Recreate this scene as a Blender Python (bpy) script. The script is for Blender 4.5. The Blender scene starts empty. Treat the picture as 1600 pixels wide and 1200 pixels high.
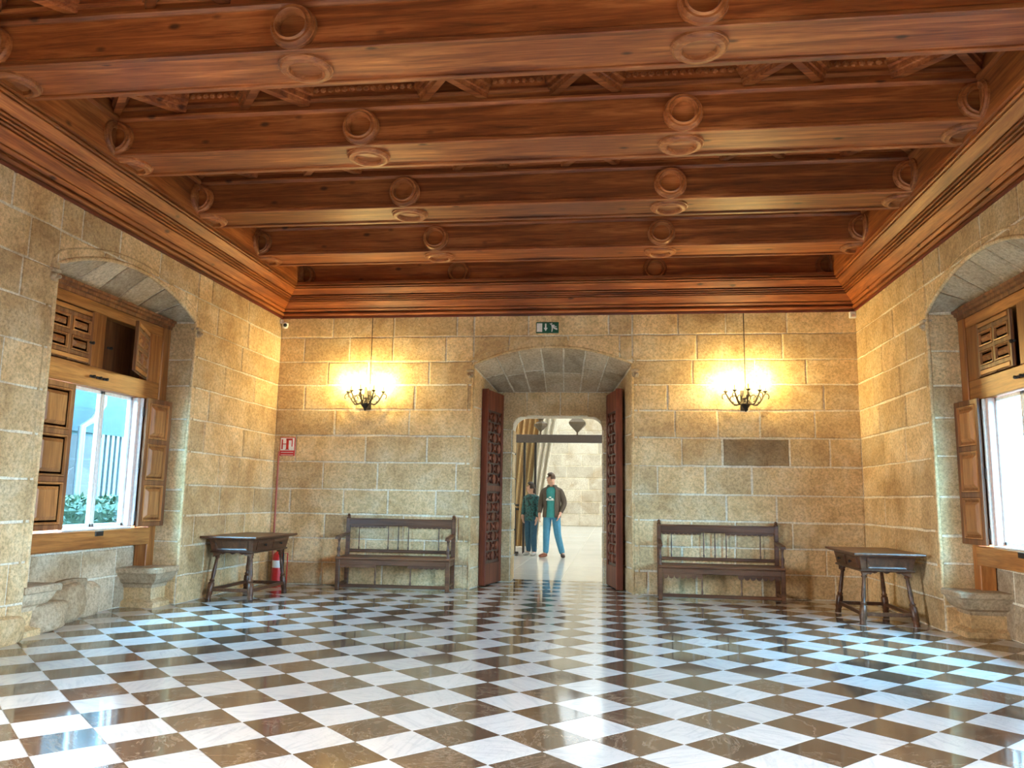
import bpy, bmesh, math, random
from mathutils import Vector, Matrix, noise
rnd = random.Random(7)
PI = math.pi
sc = bpy.context.scene
col = sc.collection

# ------------------------------------------------------------------ camera, world, exposure
HW, HC, YR = 3.9426, 3.7032, -14.0          # half width, underside of cornice, rear wall
yaw, pitch, roll = 0.12791011, 0.14521731, 0.01682147
CAM = Vector((0.77360671, -10.59602373, 1.18970891))
fwd = Vector((-math.sin(yaw)*math.cos(pitch), math.cos(yaw)*math.cos(pitch), math.sin(pitch)))
r0 = Vector((math.cos(yaw), math.sin(yaw), 0)); u0 = r0.cross(fwd)
cr, sr = math.cos(roll), math.sin(roll)
rgt = r0*cr + u0*sr; upv = u0*cr - r0*sr
cam_data = bpy.data.cameras.new('camera'); cam = bpy.data.objects.new('camera', cam_data); col.objects.link(cam)
cam_data.sensor_width = 36.0; cam_data.lens = 36.0*1232.3344/1600.0
cam_data.clip_start = 0.05; cam_data.clip_end = 300
M = Matrix.Identity(4)
for i in range(3):
    M[i][0] = rgt[i]; M[i][1] = upv[i]; M[i][2] = -fwd[i]; M[i][3] = CAM[i]
cam.matrix_world = M
sc.camera = cam
SKY = 36.0
world = bpy.data.worlds.new('sky'); sc.world = world; world.use_nodes = True
bg = world.node_tree.nodes['Background']
bg.inputs['Color'].default_value = (0.90, 0.93, 1.0, 1); bg.inputs['Strength'].default_value = SKY
vs = sc.view_settings
vs.view_transform = 'Standard'; vs.look = 'None'; vs.gamma = 1.0; vs.exposure = 1.17
try: vs.use_curve_mapping = False
except Exception: pass
sc.cycles.diffuse_bounces = 6; sc.cycles.max_bounces = 12; sc.cycles.transparent_max_bounces = 12
sc.cycles.sample_clamp_indirect = 8.0

def portal(name, loc, rot, sx, sy):
    d = bpy.data.lights.new(name, 'AREA'); d.shape = 'RECTANGLE'; d.size = sx; d.size_y = sy
    d.cycles.is_portal = True
    o = bpy.data.objects.new(name, d); col.objects.link(o); o.location = loc; o.rotation_euler = rot
    return o
# daylight openings: the two windows in view, an added unseen rear pair for fill
for sgn in (-1, 1):
    for uc, su, sz, zc in ((-3.35, 1.2, 1.5, 1.5), (-8.6, 1.9, 2.0, 1.6)):
        portal('daylight_portal', (sgn*(HW+0.53), uc, zc), (0, sgn*PI/2, 0), sz, su)
# unseen area light, added to brighten the hall beyond the doorway
d = bpy.data.lights.new('hall_fill_light', 'AREA'); d.shape = 'RECTANGLE'; d.size = 9; d.size_y = 22; d.energy = 720; d.color = (0.74, 0.90, 1.0)
o = bpy.data.objects.new('hall_fill_light', d); col.objects.link(o); o.location = (.3, 15.5, 7.6)

# ------------------------------------------------------------------ materials
def newmat(name):
    m = bpy.data.materials.new(name); m.use_nodes = True
    nt = m.node_tree; b = nt.nodes['Principled BSDF']
    return m, nt, b
def nd(nt, typ, **kw):
    n = nt.nodes.new(typ)
    for k, v in kw.items():
        if k in n.inputs: n.inputs[k].default_value = v
        else: setattr(n, k, v)
    return n
def ramp(nt, stops, fac):
    r = nt.nodes.new('ShaderNodeValToRGB'); e = r.color_ramp.elements
    while len(e) < len(stops): e.new(0.5)
    for k, (p, c) in enumerate(stops): e[k].position = p; e[k].color = (*c, 1) if len(c) == 3 else c
    nt.links.new(fac, r.inputs['Fac']); return r.outputs['Color']
def coords(nt, scale, kind='Object'):
    tc = nt.nodes.new('ShaderNodeTexCoord'); mp = nt.nodes.new('ShaderNodeMapping')
    mp.inputs['Scale'].default_value = scale; nt.links.new(tc.outputs[kind], mp.inputs['Vector']); return mp.outputs['Vector']
def noise_f(nt, vec, scale, detail=6, rough=0.6, dist=0.0):
    n = nd(nt, 'ShaderNodeTexNoise'); n.inputs['Scale'].default_value = scale; n.inputs['Detail'].default_value = detail
    n.inputs['Roughness'].default_value = rough; n.inputs['Distortion'].default_value = dist
    nt.links.new(vec, n.inputs['Vector']); return n.outputs['Fac']
def mixc(nt, mode, fac, a, b):
    n = nt.nodes.new('ShaderNodeMix'); n.data_type = 'RGBA'; n.blend_type = mode
    if isinstance(fac, (int, float)): n.inputs[0].default_value = fac
    else: nt.links.new(fac, n.inputs[0])
    for s, v in ((6, a), (7, b)):
        if isinstance(v, tuple): n.inputs[s].default_value = (*v, 1)
        else: nt.links.new(v, n.inputs[s])
    return n.outputs[2]
def bump(nt, b, h, strength=0.4, dist=0.01):
    n = nt.nodes.new('ShaderNodeBump'); n.inputs['Strength'].default_value = strength; n.inputs['Distance'].default_value = dist
    nt.links.new(h, n.inputs['Height']); nt.links.new(n.outputs['Normal'], b.inputs['Normal'])
def objrand(nt): return nt.nodes.new('ShaderNodeObjectInfo').outputs['Random']

def mat_stone(name, lo, mid, hi, vary=0.35, bstr=0.7):
    m, nt, b = newmat(name)
    v = coords(nt, (1, 1, 1))
    n1 = noise_f(nt, v, 2.2, 8, 0.65, 0.4); n2 = noise_f(nt, v, 34, 8, 0.75); n3 = noise_f(nt, v, 70, 4, 0.7)
    c = ramp(nt, [(0.30, lo), (0.50, mid), (0.72, hi)], n1)
    c = mixc(nt, 'MULTIPLY', 0.6, c, ramp(nt, [(0.36, (0.34, 0.28, 0.22)), (0.58, (1.06, 1.06, 1.06))], n2))
    pits = ramp(nt, [(0.33, (0.36, 0.29, 0.2)), (0.42, (1, 1, 1))], n3)
    c = mixc(nt, 'MULTIPLY', 0.6, c, pits)
    white = ramp(nt, [(0.66, (0, 0, 0)), (0.74, (1, 1, 1))], noise_f(nt, v, 6.5, 6, 0.75, 0.6))
    c = mixc(nt, 'MIX', mixc(nt, 'MULTIPLY', 1.0, white, (0.55, 0.55, 0.55)), c, (0.86, 0.77, 0.60))
    c = mixc(nt, 'MULTIPLY', 1.0, c, ramp(nt, [(0.34, (0.78, 0.69, 0.58)), (0.50, (1, 1, 1)), (0.75, (1.1, 1.1, 1.1))], noise_f(nt, v, 0.9, 5, 0.6, 0.8)))
    t = ramp(nt, [(0, (1-vary, 1-vary*1.1, 1-vary*1.2)), (0.5, (0.95, 0.93, 0.9)), (1, (1.18, 1.18, 1.18))], objrand(nt))
    c = mixc(nt, 'MULTIPLY', 1.0, c, t)
    nt.links.new(c, b.inputs['Base Color']); b.inputs['Roughness'].default_value = 0.85
    h = mixc(nt, 'ADD', 0.5, n2, n3)
    bump(nt, b, h, bstr, 0.012)
    return m
def mat_wood(name, axis, lo, mid, hi, rough=0.4, knots=True, vary=0.25, fine=1.0):
    m, nt, b = newmat(name)
    s = [9*fine]*3; s[axis] = 0.55*fine
    v = coords(nt, tuple(s)); g = noise_f(nt, v, 1.6, 8, 0.62, 0.9); f = noise_f(nt, v, 9, 5, 0.6, 0.2)
    v2 = coords(nt, (1, 1, 1)); big = noise_f(nt, v2, 1.1, 3, 0.5)
    c = ramp(nt, [(0.28, lo), (0.5, mid), (0.72, hi)], g)
    c = mixc(nt, 'MULTIPLY', 0.7, c, ramp(nt, [(0.3, (0.55, 0.46, 0.38)), (0.55, (1, 1, 1))], f))
    c = mixc(nt, 'MULTIPLY', 0.8, c, ramp(nt, [(0.3, (0.66, 0.6, 0.56)), (0.7, (1.15, 1.15, 1.15))], big))
    if knots:
        s2 = [4.2]*3; s2[axis] = 2.2
        vo = nd(nt, 'ShaderNodeTexVoronoi'); vo.inputs['Scale'].default_value = 1.0; vo.inputs['Randomness'].default_value = 1.0
        nt.links.new(coords(nt, tuple(s2)), vo.inputs['Vector'])
        c = mixc(nt, 'MULTIPLY', 0.85, c, ramp(nt, [(0.05, (0.12, 0.08, 0.06)), (0.12, (1, 1, 1))], vo.outputs['Distance']))
    t = ramp(nt, [(0, (1-vary,)*3), (1, (1+vary*0.6,)*3)], objrand(nt))
    c = mixc(nt, 'MULTIPLY', 1.0, c, t)
    nt.links.new(c, b.inputs['Base Color']); b.inputs['Roughness'].default_value = rough
    bump(nt, b, g, 0.25, 0.006)
    return m
def mat_plain(name, c, rough=0.5, metal=0.0, emit=0, spec=None):
    m, nt, b = newmat(name)
    v = coords(nt, (1, 1, 1)); n = noise_f(nt, v, 30, 4)
    k = ramp(nt, [(0.3, tuple(x*0.85 for x in c)), (0.7, tuple(min(1, x*1.1) for x in c))], n)
    nt.links.new(k, b.inputs['Base Color']); b.inputs['Roughness'].default_value = rough; b.inputs['Metallic'].default_value = metal
    if emit: b.inputs['Emission Color'].default_value = (*c, 1); b.inputs['Emission Strength'].default_value = emit
    return m
def mat_marble(name, base, vein, dark, rough, vary):
    m, nt, b = newmat(name)
    v = coords(nt, (1, 1, 1))
    oi = nt.nodes.new('ShaderNodeObjectInfo')
    vr = nt.nodes.new('ShaderNodeVectorRotate'); vr.rotation_type = 'Z_AXIS'
    mm = nd(nt, 'ShaderNodeMath', operation='MULTIPLY'); mm.inputs[1].default_value = 6.28
    nt.links.new(oi.outputs['Random'], mm.inputs[0]); nt.links.new(v, vr.inputs['Vector']); nt.links.new(mm.outputs[0], vr.inputs['Angle'])
    mp = nt.nodes.new('ShaderNodeMapping'); mp.inputs['Scale'].default_value = (1, 6, 1); nt.links.new(vr.outputs[0], mp.inputs['Vector'])
    n1 = noise_f(nt, mp.outputs[0], 3.2, 8, 0.6, 1.2)
    n2 = noise_f(nt, v, 1.4, 8, 0.7, 2.5)
    c = ramp(nt, [(0.30, dark), (0.52, base), (0.75, base)], n1)
    vv = ramp(nt, [(0.485, (0, 0, 0)), (0.5, (1, 1, 1)), (0.515, (0, 0, 0))], n2)
    c = mixc(nt, 'MIX', mixc(nt, 'MULTIPLY', 1.0, vv, (0.35,)*3), c, vein)
    t = ramp(nt, [(0, (1-vary,)*3), (1, (1+vary*0.5,)*3)], oi.outputs['Random'])
    c = mixc(nt, 'MULTIPLY', 1.0, c, t)
    nt.links.new(c, b.inputs['Base Color']); b.inputs['Roughness'].default_value = rough
    b.inputs['IOR'].default_value = 1.62
    return m
ST = mat_stone('sandstone', (0.58, 0.39, 0.19), (0.77, 0.56, 0.30), (0.86, 0.71, 0.46), 0.16)
ST_D = mat_stone('sandstone_dark', (0.26, 0.18, 0.10), (0.36, 0.25, 0.14), (0.46, 0.35, 0.2), 0.15)
ST_G = mat_stone('sandstone_grey', (0.46, 0.35, 0.23), (0.63, 0.50, 0.34), (0.76, 0.65, 0.48), 0.25)
MORTAR = mat_stone('lime_mortar', (0.86, 0.76, 0.56), (0.93, 0.86, 0.70), (0.95, 0.91, 0.80), 0.05, 0.4)
WX = mat_wood('pine_beam_wood', 0, (0.11, 0.022, 0.006), (0.33, 0.090, 0.022), (0.60, 0.215, 0.065), 0.5)
WY = mat_wood('pine_cornice_wood', 1, (0.14, 0.03, 0.008), (0.40, 0.115, 0.026), (0.66, 0.25, 0.07), 0.48)
WZ = mat_wood('pine_upright_wood', 2, (0.17, 0.05, 0.014), (0.38, 0.13, 0.034), (0.6, 0.25, 0.075), 0.4, False)
WRED = mat_wood('dark_red_wood', 0, (0.09, 0.014, 0.008), (0.17, 0.03, 0.014), (0.26, 0.06, 0.03), 0.45, False)
WREDY = mat_wood('dark_red_wood_side', 1, (0.09, 0.014, 0.008), (0.17, 0.03, 0.014), (0.26, 0.06, 0.03), 0.45, False)
WMED = mat_wood('turned_boss_wood', 0, (0.22, 0.06, 0.016), (0.44, 0.14, 0.038), (0.66, 0.27, 0.09), 0.45, False)
WIN_H = mat_wood('window_wood', 1, (0.26, 0.085, 0.018), (0.52, 0.21, 0.05), (0.70, 0.34, 0.10), 0.4, False)
WIN_V = mat_wood('window_upright_wood', 2, (0.24, 0.07, 0.016), (0.48, 0.18, 0.042), (0.66, 0.30, 0.085), 0.4, False)
WIN_D = mat_wood('shutter_wood', 2, (0.10, 0.035, 0.014), (0.24, 0.09, 0.032), (0.42, 0.19, 0.07), 0.42, False)
WIN_P = mat_wood('shutter_panel_wood', 2, (0.24, 0.085, 0.024), (0.46, 0.19, 0.055), (0.62, 0.29, 0.09), 0.42, False)
WDOOR = mat_wood('door_wood', 2, (0.10, 0.018, 0.007), (0.22, 0.046, 0.016), (0.34, 0.095, 0.036), 0.6, False)
WDOOR_D = mat_wood('door_carving_wood', 2, (0.03, 0.01, 0.006), (0.07, 0.022, 0.012), (0.12, 0.04, 0.024), 0.5, False)
WB = mat_wood('walnut_bench_wood', 0, (0.055, 0.02, 0.009), (0.135, 0.054, 0.024), (0.26, 0.115, 0.05), 0.4, False)
WT = mat_wood('walnut_table_wood', 1, (0.045, 0.017, 0.009), (0.11, 0.046, 0.022), (0.22, 0.095, 0.045), 0.35, False)
MW = mat_marble('white_marble', (0.70, 0.69, 0.67), (0.44, 0.44, 0.44), (0.54, 0.54, 0.55), 0.12, 0.10)
MD = mat_marble('brown_marble', (0.135, 0.088, 0.056), (0.55, 0.42, 0.30), (0.085, 0.055, 0.038), 0.075, 0.3)
MH = mat_marble('pale_hall_marble', (0.74, 0.75, 0.74), (0.5, 0.5, 0.5), (0.66, 0.67, 0.68), 0.12, 0.06)
GROUT = mat_plain('joint_filler', (0.62, 0.58, 0.5), 0.6)
IRON = mat_plain('wrought_iron', (0.05, 0.042, 0.038), 0.45, 0.6)
IRONH = mat_plain('dark_painted_steel', (0.035, 0.03, 0.03), 0.4, 0.3)
CANDLE = mat_plain('candle_sleeve', (0.75, 0.55, 0.18), 0.5)
BULB = mat_plain('lit_bulb', (1.0, 0.76, 0.30), 0.3, 0, 300)
WHITE = mat_plain('white_paint', (0.82, 0.82, 0.80), 0.4)
PINKW = mat_plain('pale_pink_paint', (0.74, 0.55, 0.48), 0.5)
RED = mat_plain('red_enamel', (0.55, 0.02, 0.02), 0.35)
REDP = mat_plain('faded_red_paint', (0.42, 0.12, 0.09), 0.6)
GREEN = mat_plain('sign_green', (0.005, 0.10, 0.055), 0.4)
BLACK = mat_plain('black_plastic', (0.02, 0.02, 0.02), 0.4)
TEALF = mat_plain('facade_teal', (0.005, 0.021, 0.022), 0.8)
TEALD = mat_plain('facade_dark_teal', (0.003, 0.012, 0.015), 0.8)
PINKS = mat_plain('facade_pink_stone', (0.03, 0.018, 0.015), 0.85)
PIPEW = mat_plain('downpipe_paint', (0.055, 0.048, 0.046), 0.5)
LEAF = mat_plain('hedge_leaf', (0.012, 0.026, 0.005), 0.6)
GRAVEL = mat_plain('courtyard_gravel', (0.06, 0.055, 0.05), 0.9)
PLASTER = mat_plain('plaster', (0.72, 0.62, 0.46), 0.85)
DRAPE = mat_plain('tan_drape', (0.56, 0.36, 0.16), 0.8)
DRAPE_L = mat_plain('cream_drape', (0.80, 0.74, 0.62), 0.8)
SKIN = mat_plain('skin', (0.62, 0.36, 0.27), 0.5)
HAIRB = mat_plain('dark_brown_hair', (0.035, 0.02, 0.015), 0.5)
HAIRG = mat_plain('short_brown_hair', (0.10, 0.06, 0.045), 0.6)
JACKET = mat_plain('olive_brown_jacket', (0.085, 0.065, 0.05), 0.7)
TEE = mat_plain('teal_tee', (0.03, 0.26, 0.27), 0.7)
JEANS = mat_plain('blue_denim', (0.06, 0.25, 0.42), 0.8)
JEANSD = mat_plain('dark_denim', (0.03, 0.10, 0.17), 0.8)
SHOEB = mat_plain('brown_leather', (0.20, 0.06, 0.03), 0.5)
SHOED = mat_plain('dark_leather', (0.05, 0.03, 0.03), 0.5)
SHOEW = mat_plain('white_trainers', (0.5, 0.5, 0.5), 0.5)
def mat_glass(name, tint):
    m, nt, b = newmat(name); nt.nodes.remove(b)
    out = nt.nodes['Material Output']; tr = nd(nt, 'ShaderNodeBsdfTransparent'); tr.inputs['Color'].default_value = (*tint, 1)
    gl = nd(nt, 'ShaderNodeBsdfGlossy'); gl.inputs['Roughness'].default_value = 0.03
    lw = nd(nt, 'ShaderNodeLayerWeight'); pw = nd(nt, 'ShaderNodeMath', operation='POWER'); pw.inputs[1].default_value = 4.0
    fr = nd(nt, 'ShaderNodeMath', operation='MULTIPLY_ADD'); fr.inputs[1].default_value = 0.5; fr.inputs[2].default_value = 0.03
    nt.links.new(lw.outputs['Facing'], pw.inputs[0]); nt.links.new(pw.outputs[0], fr.inputs[0])
    mx = nt.nodes.new('ShaderNodeMixShader'); nt.links.new(fr.outputs[0], mx.inputs[0]); nt.links.new(tr.outputs[0], mx.inputs[1]); nt.links.new(gl.outputs[0], mx.inputs[2])
    nt.links.new(mx.outputs[0], out.inputs['Surface']); return m
GLASS = mat_glass('tinted_glass', (0.53, 0.83, 1.0)); GLASS2 = mat_glass('left_fill_glass', (0.96, 0.95, 0.92)); GLASS3 = mat_glass('right_fill_glass', (0.84, 0.93, 0.98)); CLEAR = mat_glass('clear_glass', (0.93, 0.97, 0.97))  # second and third tints colour the fill from the added rear openings
def mat_camo():
    m, nt, b = newmat('dark_teal_patterned_cloth'); v = coords(nt, (1, 1, 1))
    c = ramp(nt, [(0.42, (0.012, 0.03, 0.035)), (0.5, (0.03, 0.16, 0.17)), (0.62, (0.02, 0.05, 0.06))], noise_f(nt, v, 14, 4, 0.6, 0.5))
    nt.links.new(c, b.inputs['Base Color']); b.inputs['Roughness'].default_value = 0.7; return m
CAMO = mat_camo()

# ------------------------------------------------------------------ mesh helpers
class MB:
    def __init__(s): s.v = []; s.f = []
    def add(s, verts, faces):
        n = len(s.v); s.v += [tuple(p) for p in verts]; s.f += [tuple(i+n for i in q) for q in faces]; return s
    def hexa(s, p):     # 8 points: 4 lower ring, 4 upper ring
        return s.add(p, [(0,1,2,3), (4,7,6,5), (0,4,5,1), (1,5,6,2), (2,6,7,3), (3,7,4,0)])
    def box(s, x0, x1, y0, y1, z0, z1):
        return s.hexa([(x0,y0,z0),(x1,y0,z0),(x1,y1,z0),(x0,y1,z0),(x0,y0,z1),(x1,y0,z1),(x1,y1,z1),(x0,y1,z1)])
    def cbox(s, x0, x1, y0, y1, z0, z1, c=0.006):   # box with chamfered edges
        X = (x0, x0+c, x1-c, x1); Y = (y0, y0+c, y1-c, y1); Z = (z0, z0+c, z1-c, z1)
        pts = []
        for sx in (0, 1):
            for sy in (0, 1):
                for sz in (0, 1):
                    xo, xi = (X[0], X[1]) if sx == 0 else (X[3], X[2]); yo, yi = (Y[0], Y[1]) if sy == 0 else (Y[3], Y[2]); zo, zi = (Z[0], Z[1]) if sz == 0 else (Z[3], Z[2])
                    pts += [(xo, yi, zi), (xi, yo, zi), (xi, yi, zo)]
        bm = bmesh.new(); vs_ = [bm.verts.new(p) for p in pts]; r = bmesh.ops.convex_hull(bm, input=vs_)
        bm.verts.index_update(); n = len(s.v); s.v += [tuple(v.co) for v in bm.verts]; s.f += [tuple(v.index+n for v in f.verts) for f in bm.faces]; bm.free(); return s
    def loft(s, rings, closed=True, caps=True):
        n = len(rings[0]); vs_ = [p for r in rings for p in r]; fs = []
        for k in range(len(rings)-1):
            for i in range(n if closed else n-1):
                j = (i+1) % n; fs.append((k*n+i, k*n+j, (k+1)*n+j, (k+1)*n+i))
        if caps and closed: fs.append(tuple(range(n))); fs.append(tuple(range((len(rings)-1)*n, len(rings)*n)))
        return s.add(vs_, fs)
    def lathe(s, prof, o=(0,0,0), ax=(0,0,1), seg=16):
        ax = Vector(ax).normalized(); a = ax.orthogonal().normalized(); b = ax.cross(a); o = Vector(o)
        rings = []
        for r, h in prof:
            r = max(r, 1e-4); rings.append([tuple(o+ax*h+(a*math.cos(2*PI*i/seg)+b*math.sin(2*PI*i/seg))*r) for i in range(seg)])
        return s.loft(rings)
    def tube(s, pts, r, seg=8):
        pts = [Vector(p) for p in pts]; rr = r if isinstance(r, (list, tuple)) else [r]*len(pts)
        rings = []; a = None
        for i, p in enumerate(pts):
            t = (pts[min(i+1, len(pts)-1)]-pts[max(i-1, 0)]).normalized()
            if a is None: a = t.orthogonal().normalized()
            else: a = (a-t*a.dot(t)).normalized()
            b = t.cross(a); rings.append([tuple(p+(a*math.cos(2*PI*k/seg)+b*math.sin(2*PI*k/seg))*rr[i]) for k in range(seg)])
        return s.loft(rings)
    def prism(s, poly, d):      # polygon (3D points) pushed along vector d
        d = Vector(d); a = [Vector(p) for p in poly]; return s.loft([[tuple(p) for p in a], [tuple(p+d) for p in a]])
    def build(s, name, mat, parent=None, smooth=False, kind=None, map=None):
        if map: s.v = [tuple(map(*p)) for p in s.v]
        me = bpy.data.meshes.new(name); me.from_pydata(s.v, [], s.f)
        bm = bmesh.new(); bm.from_mesh(me); bmesh.ops.recalc_face_normals(bm, faces=bm.faces); bm.to_mesh(me); bm.free()
        if smooth:
            for p in me.polygons: p.use_smooth = True
            try: me.set_sharp_from_angle(angle=math.radians(40))
            except Exception: pass
        for m in (mat if isinstance(mat, (list, tuple)) else [mat]): me.materials.append(m)
        o = bpy.data.objects.new(name, me); col.objects.link(o)
        if parent: o.parent = parent
        if kind: o['kind'] = kind
        return o
def thing(name, label, cat, loc=(0,0,0), rz=0, group=None):
    o = bpy.data.objects.new(name, None); col.objects.link(o); o.location = loc; o.rotation_euler = (0,0,rz)
    o.empty_display_size = 0.1
    o['label'] = label; o['category'] = cat
    if group: o['group'] = group
    return o
def tag(o, label, cat, group=None):
    o['label'] = label; o['category'] = cat
    if group: o['group'] = group
    return o
def struct(o, label=None):
    o['kind'] = 'structure'
    if label: o['label'] = label
    return o
def dup(root, loc, rz, label, group=None):
    r = root.copy(); col.objects.link(r); r.location = loc; r.rotation_euler = (0,0,rz); r['label'] = label
    if group: r['group'] = group
    for ch in list(root.children):
        c = ch.copy(); col.objects.link(c); c.parent = r
        for g in list(ch.children):
            q = g.copy(); col.objects.link(q); q.parent = c
    return r

# ------------------------------------------------------------------ stone walls
# a wall is described in (u along it, w into it, z); maps turn that into the world
mapB = lambda u, w, z: (u, w, z)
mapL = lambda u, w, z: (-HW-w, u, z)
mapR = lambda u, w, z: (HW+w, u, z)
def arch_fn(uL, uR, zs, zc):
    c = (uL+uR)/2; h = (uR-uL)/2; s = zc-zs; R = (h*h+s*s)/(2*s)
    return lambda u: zs - (R-s) + math.sqrt(max(R*R-(u-c)**2, 0))
def patch_stone(poly, out, parent, mat, inset=0.0085, proud=0.011, chamfer=0.008, mp=None):
    """one dressed stone: polygon in local coords, pushed out along `out`"""
    P = [Vector(p) for p in poly]; out = Vector(out); c = sum(P, Vector())/len(P)
    def shrink(Q, d):
        R = []
        n = len(Q)
        for i in range(n):
            a, b, e = Q[i-1], Q[i], Q[(i+1) % n]
            t1 = (b-a); t2 = (e-b)
            if t1.length < 1e-6 or t2.length < 1e-6: R.append(b.copy()); continue
            nrm = t1.normalized().cross(out).normalized(); nrm2 = t2.normalized().cross(out).normalized()
            if nrm.dot(c-b) < 0 and nrm2.dot(c-b) < 0: nrm = -nrm; nrm2 = -nrm2
            k = (nrm+nrm2)
            if k.length < 1e-6: R.append(b.copy()); continue
            k.normalize(); R.append(b+k*(d/max(0.4, k.dot(nrm))))
        return R
    A0 = shrink(P, inset*rnd.uniform(.7, 1.7)); A = []
    for i, a in enumerate(A0):      # hand-cut edges: a few wobbling points along each long side
        b = A0[(i+1) % len(A0)]; d = b-a; A.append(a); n = int(d.length/.2)
        if n:
            side = d.normalized().cross(out).normalized()
            for j in range(1, n+1): A.append(a+d*((j+rnd.uniform(-.25, .25))/(n+1))+side*rnd.uniform(-.0055, .0055))
    B = [p+(c-p).normalized()*chamfer*1.3 for p in A]
    pr = proud*rnd.uniform(0.6, 1.3)
    m = MB(); m.loft([[tuple(p-out*0.004) for p in A], [tuple(p+out*pr*0.45) for p in A], [tuple(p+out*pr) for p in B]])
    return m.build('stone', mat, parent, map=mp)
COURSES = [0, 0.30, 0.62, 0.95, 1.29, 1.66, 2.03, 2.39, 2.74, 3.07, 3.42, 3.74]
def lay_wall(parent, mp, ua, ub, holes, seed, skip=None, dark=None, mats=(ST,)):
    """holes: list of (uL, uR, arch function, z bottom)"""
    R = random.Random(seed)
    for k in range(len(COURSES)-1):
        z0, z1 = COURSES[k], COURSES[k+1]
        br = [ua]
        if k % 2: br.append(ua+R.uniform(.25, .5))
        while br[-1] < ub-0.35: br.append(min(ub, br[-1]+R.uniform(.5, 1.12)))
        br[-1] = ub
        for (uL, uR, fn, zb) in holes:
            br = [b for b in br if abs(b-uL) > .16 and abs(b-uR) > .16] + [uL, uR]
        if dark and dark[2] == k: br = [b for b in br if not dark[0]-.12 < b < dark[1]+.12] + [dark[0], dark[1]]
        br = sorted(set(br))
        for a, b in zip(br, br[1:]):
            if b-a < .02: continue
            mid = (a+b)/2; low = None
            for (uL, uR, fn, zb) in holes:
                if uL-1e-4 <= a and b <= uR+1e-4: low = fn
            if low:
                n = 8; us = [a+(b-a)*i/n for i in range(n+1)]
                lo = [max(z0, low(u)) for u in us]
                if min(lo) >= z1-.03 or max(lo) >= z1-.004:
                    ok = [i for i in range(n+1) if lo[i] < z1-.02]
                    if len(ok) < 3: continue
                    us = [us[i] for i in ok]; lo = [lo[i] for i in ok]
                poly = [(u, 0, z) for u, z in zip(us, lo)] + [(us[-1], 0, z1), (us[0], 0, z1)]
            else:
                dz0 = R.uniform(-.006, .006)
                poly = [(a, 0, z0), (b, 0, z0), (b, 0, z1), (a, 0, z1)]
            mt = R.choice(mats)
            if dark and dark[2] == k and abs(a-dark[0]) < .01: mt = ST_D
            patch_stone(poly, (0, -1, 0), parent, mt, mp=mp)
def opening_backing(m, uL, uR, uL2, uR2, D, fn, z2, ztop, T):
    """mortar body above an arched, splayed opening"""
    n = 20
    for i in range(n):
        s, t = i/n, (i+1)/n
        a, b = uL+(uR-uL)*s, uL+(uR-uL)*t; a2, b2 = uL2+(uR2-uL2)*s, uL2+(uR2-uL2)*t
        m.hexa([(a,0,fn(a)),(b,0,fn(b)),(b2,D,z2),(a2,D,z2),(a,0,ztop),(b,0,ztop),(b2,D,ztop),(a2,D,ztop)])
def soffit_stones(parent, mp, uL, uR, uL2, uR2, D, fn, z2, ncol, rows, mat, seed):
    R = random.Random(seed)
    def P(s, t):
        uo = uL+(uR-uL)*s; ui = uL2+(uR2-uL2)*s
        return Vector((uo+(ui-uo)*t, D*t, fn(uo)+(z2-fn(uo))*t))
    for c in range(ncol):
        s0, s1 = c/ncol, (c+1)/ncol; br = [0]+[r+R.uniform(-.12, .12) for r in rows]+[1]
        for t0, t1 in zip(br, br[1:]):
            poly = [P(s0, t0), P((s0+s1)/2, t0), P(s1, t0), P(s1, t1), P((s0+s1)/2, t1), P(s0, t1)]
            nrm = (P(s1, t0)-P(s0, t0)).cross(P(s0, t1)-P(s0, t0)).normalized()
            if nrm.z > 0: nrm = -nrm
            patch_stone(poly, nrm, parent, mat, inset=.009, mp=mp)
def jamb_stones(parent, mp, ua, ua2, D, z0, ztop_o, ztop_i, sgn, mat, seed, split=None):
    R = random.Random(seed); zs = [z for z in COURSES if z > z0+.1 and z < min(ztop_o, ztop_i)-.15]
    zs = [z0]+[z+R.uniform(-.06, .06) for z in zs]
    nrm = Vector((D, -(ua2-ua), 0)).normalized()*1.0
    if nrm.x*sgn < 0: nrm = -nrm
    for k, a in enumerate(zs):
        last = k == len(zs)-1
        bo, bi = (ztop_o, ztop_i) if last else (zs[k+1], zs[k+1])
        br = [0, 1] if not split else [0, split+R.uniform(-.15, .15), 1]
        for t0, t1 in zip(br, br[1:]):
            L = lambda t, z: (ua+(ua2-ua)*t, D*t, z)
            zz = lambda t: bo+(bi-bo)*t
            patch_stone([L(t0, a), L(t1, a), L(t1, zz(t1)), L(t0, zz(t0))], nrm, parent, mat, mp=mp)
def arch_moulding(parent, mp, uL, uR, fn, z0, off=0.0, r=0.02, w=-0.002):
    pts = [(uL-off, w, z0), (uL-off, w, fn(uL)+off*.2)]
    n = 24
    for i in range(1, n): u = uL+(uR-uL)*i/n; pts.append((u+(u-(uL+uR)/2)*off*.9, w, fn(u)+off))
    pts += [(uR+off, w, fn(uR)+off*.2), (uR+off, w, z0)]
    m = MB(); m.tube(pts, r, 10); return m.build('arch_moulding', ST, parent, True, map=mp)
def capital(parent, mp, u, z, sgn):
    m = MB()
    m.cbox(u-.055, u+.055, -.045, .05, z+.055, z+.09, .01); m.cbox(u-.045, u+.045, -.035, .05, z-.02, z+.055, .015)
    for q in (-.03, 0, .03): m.lathe([(0, -.02), (.018, -.012), (.02, 0), (.012, .016), (0, .02)], (u+q, -.04, z+.01+abs(q)*.5), (0, -1, .2), 8)
    m.build('carved_capital', ST_G, parent, True, map=mp)

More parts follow.
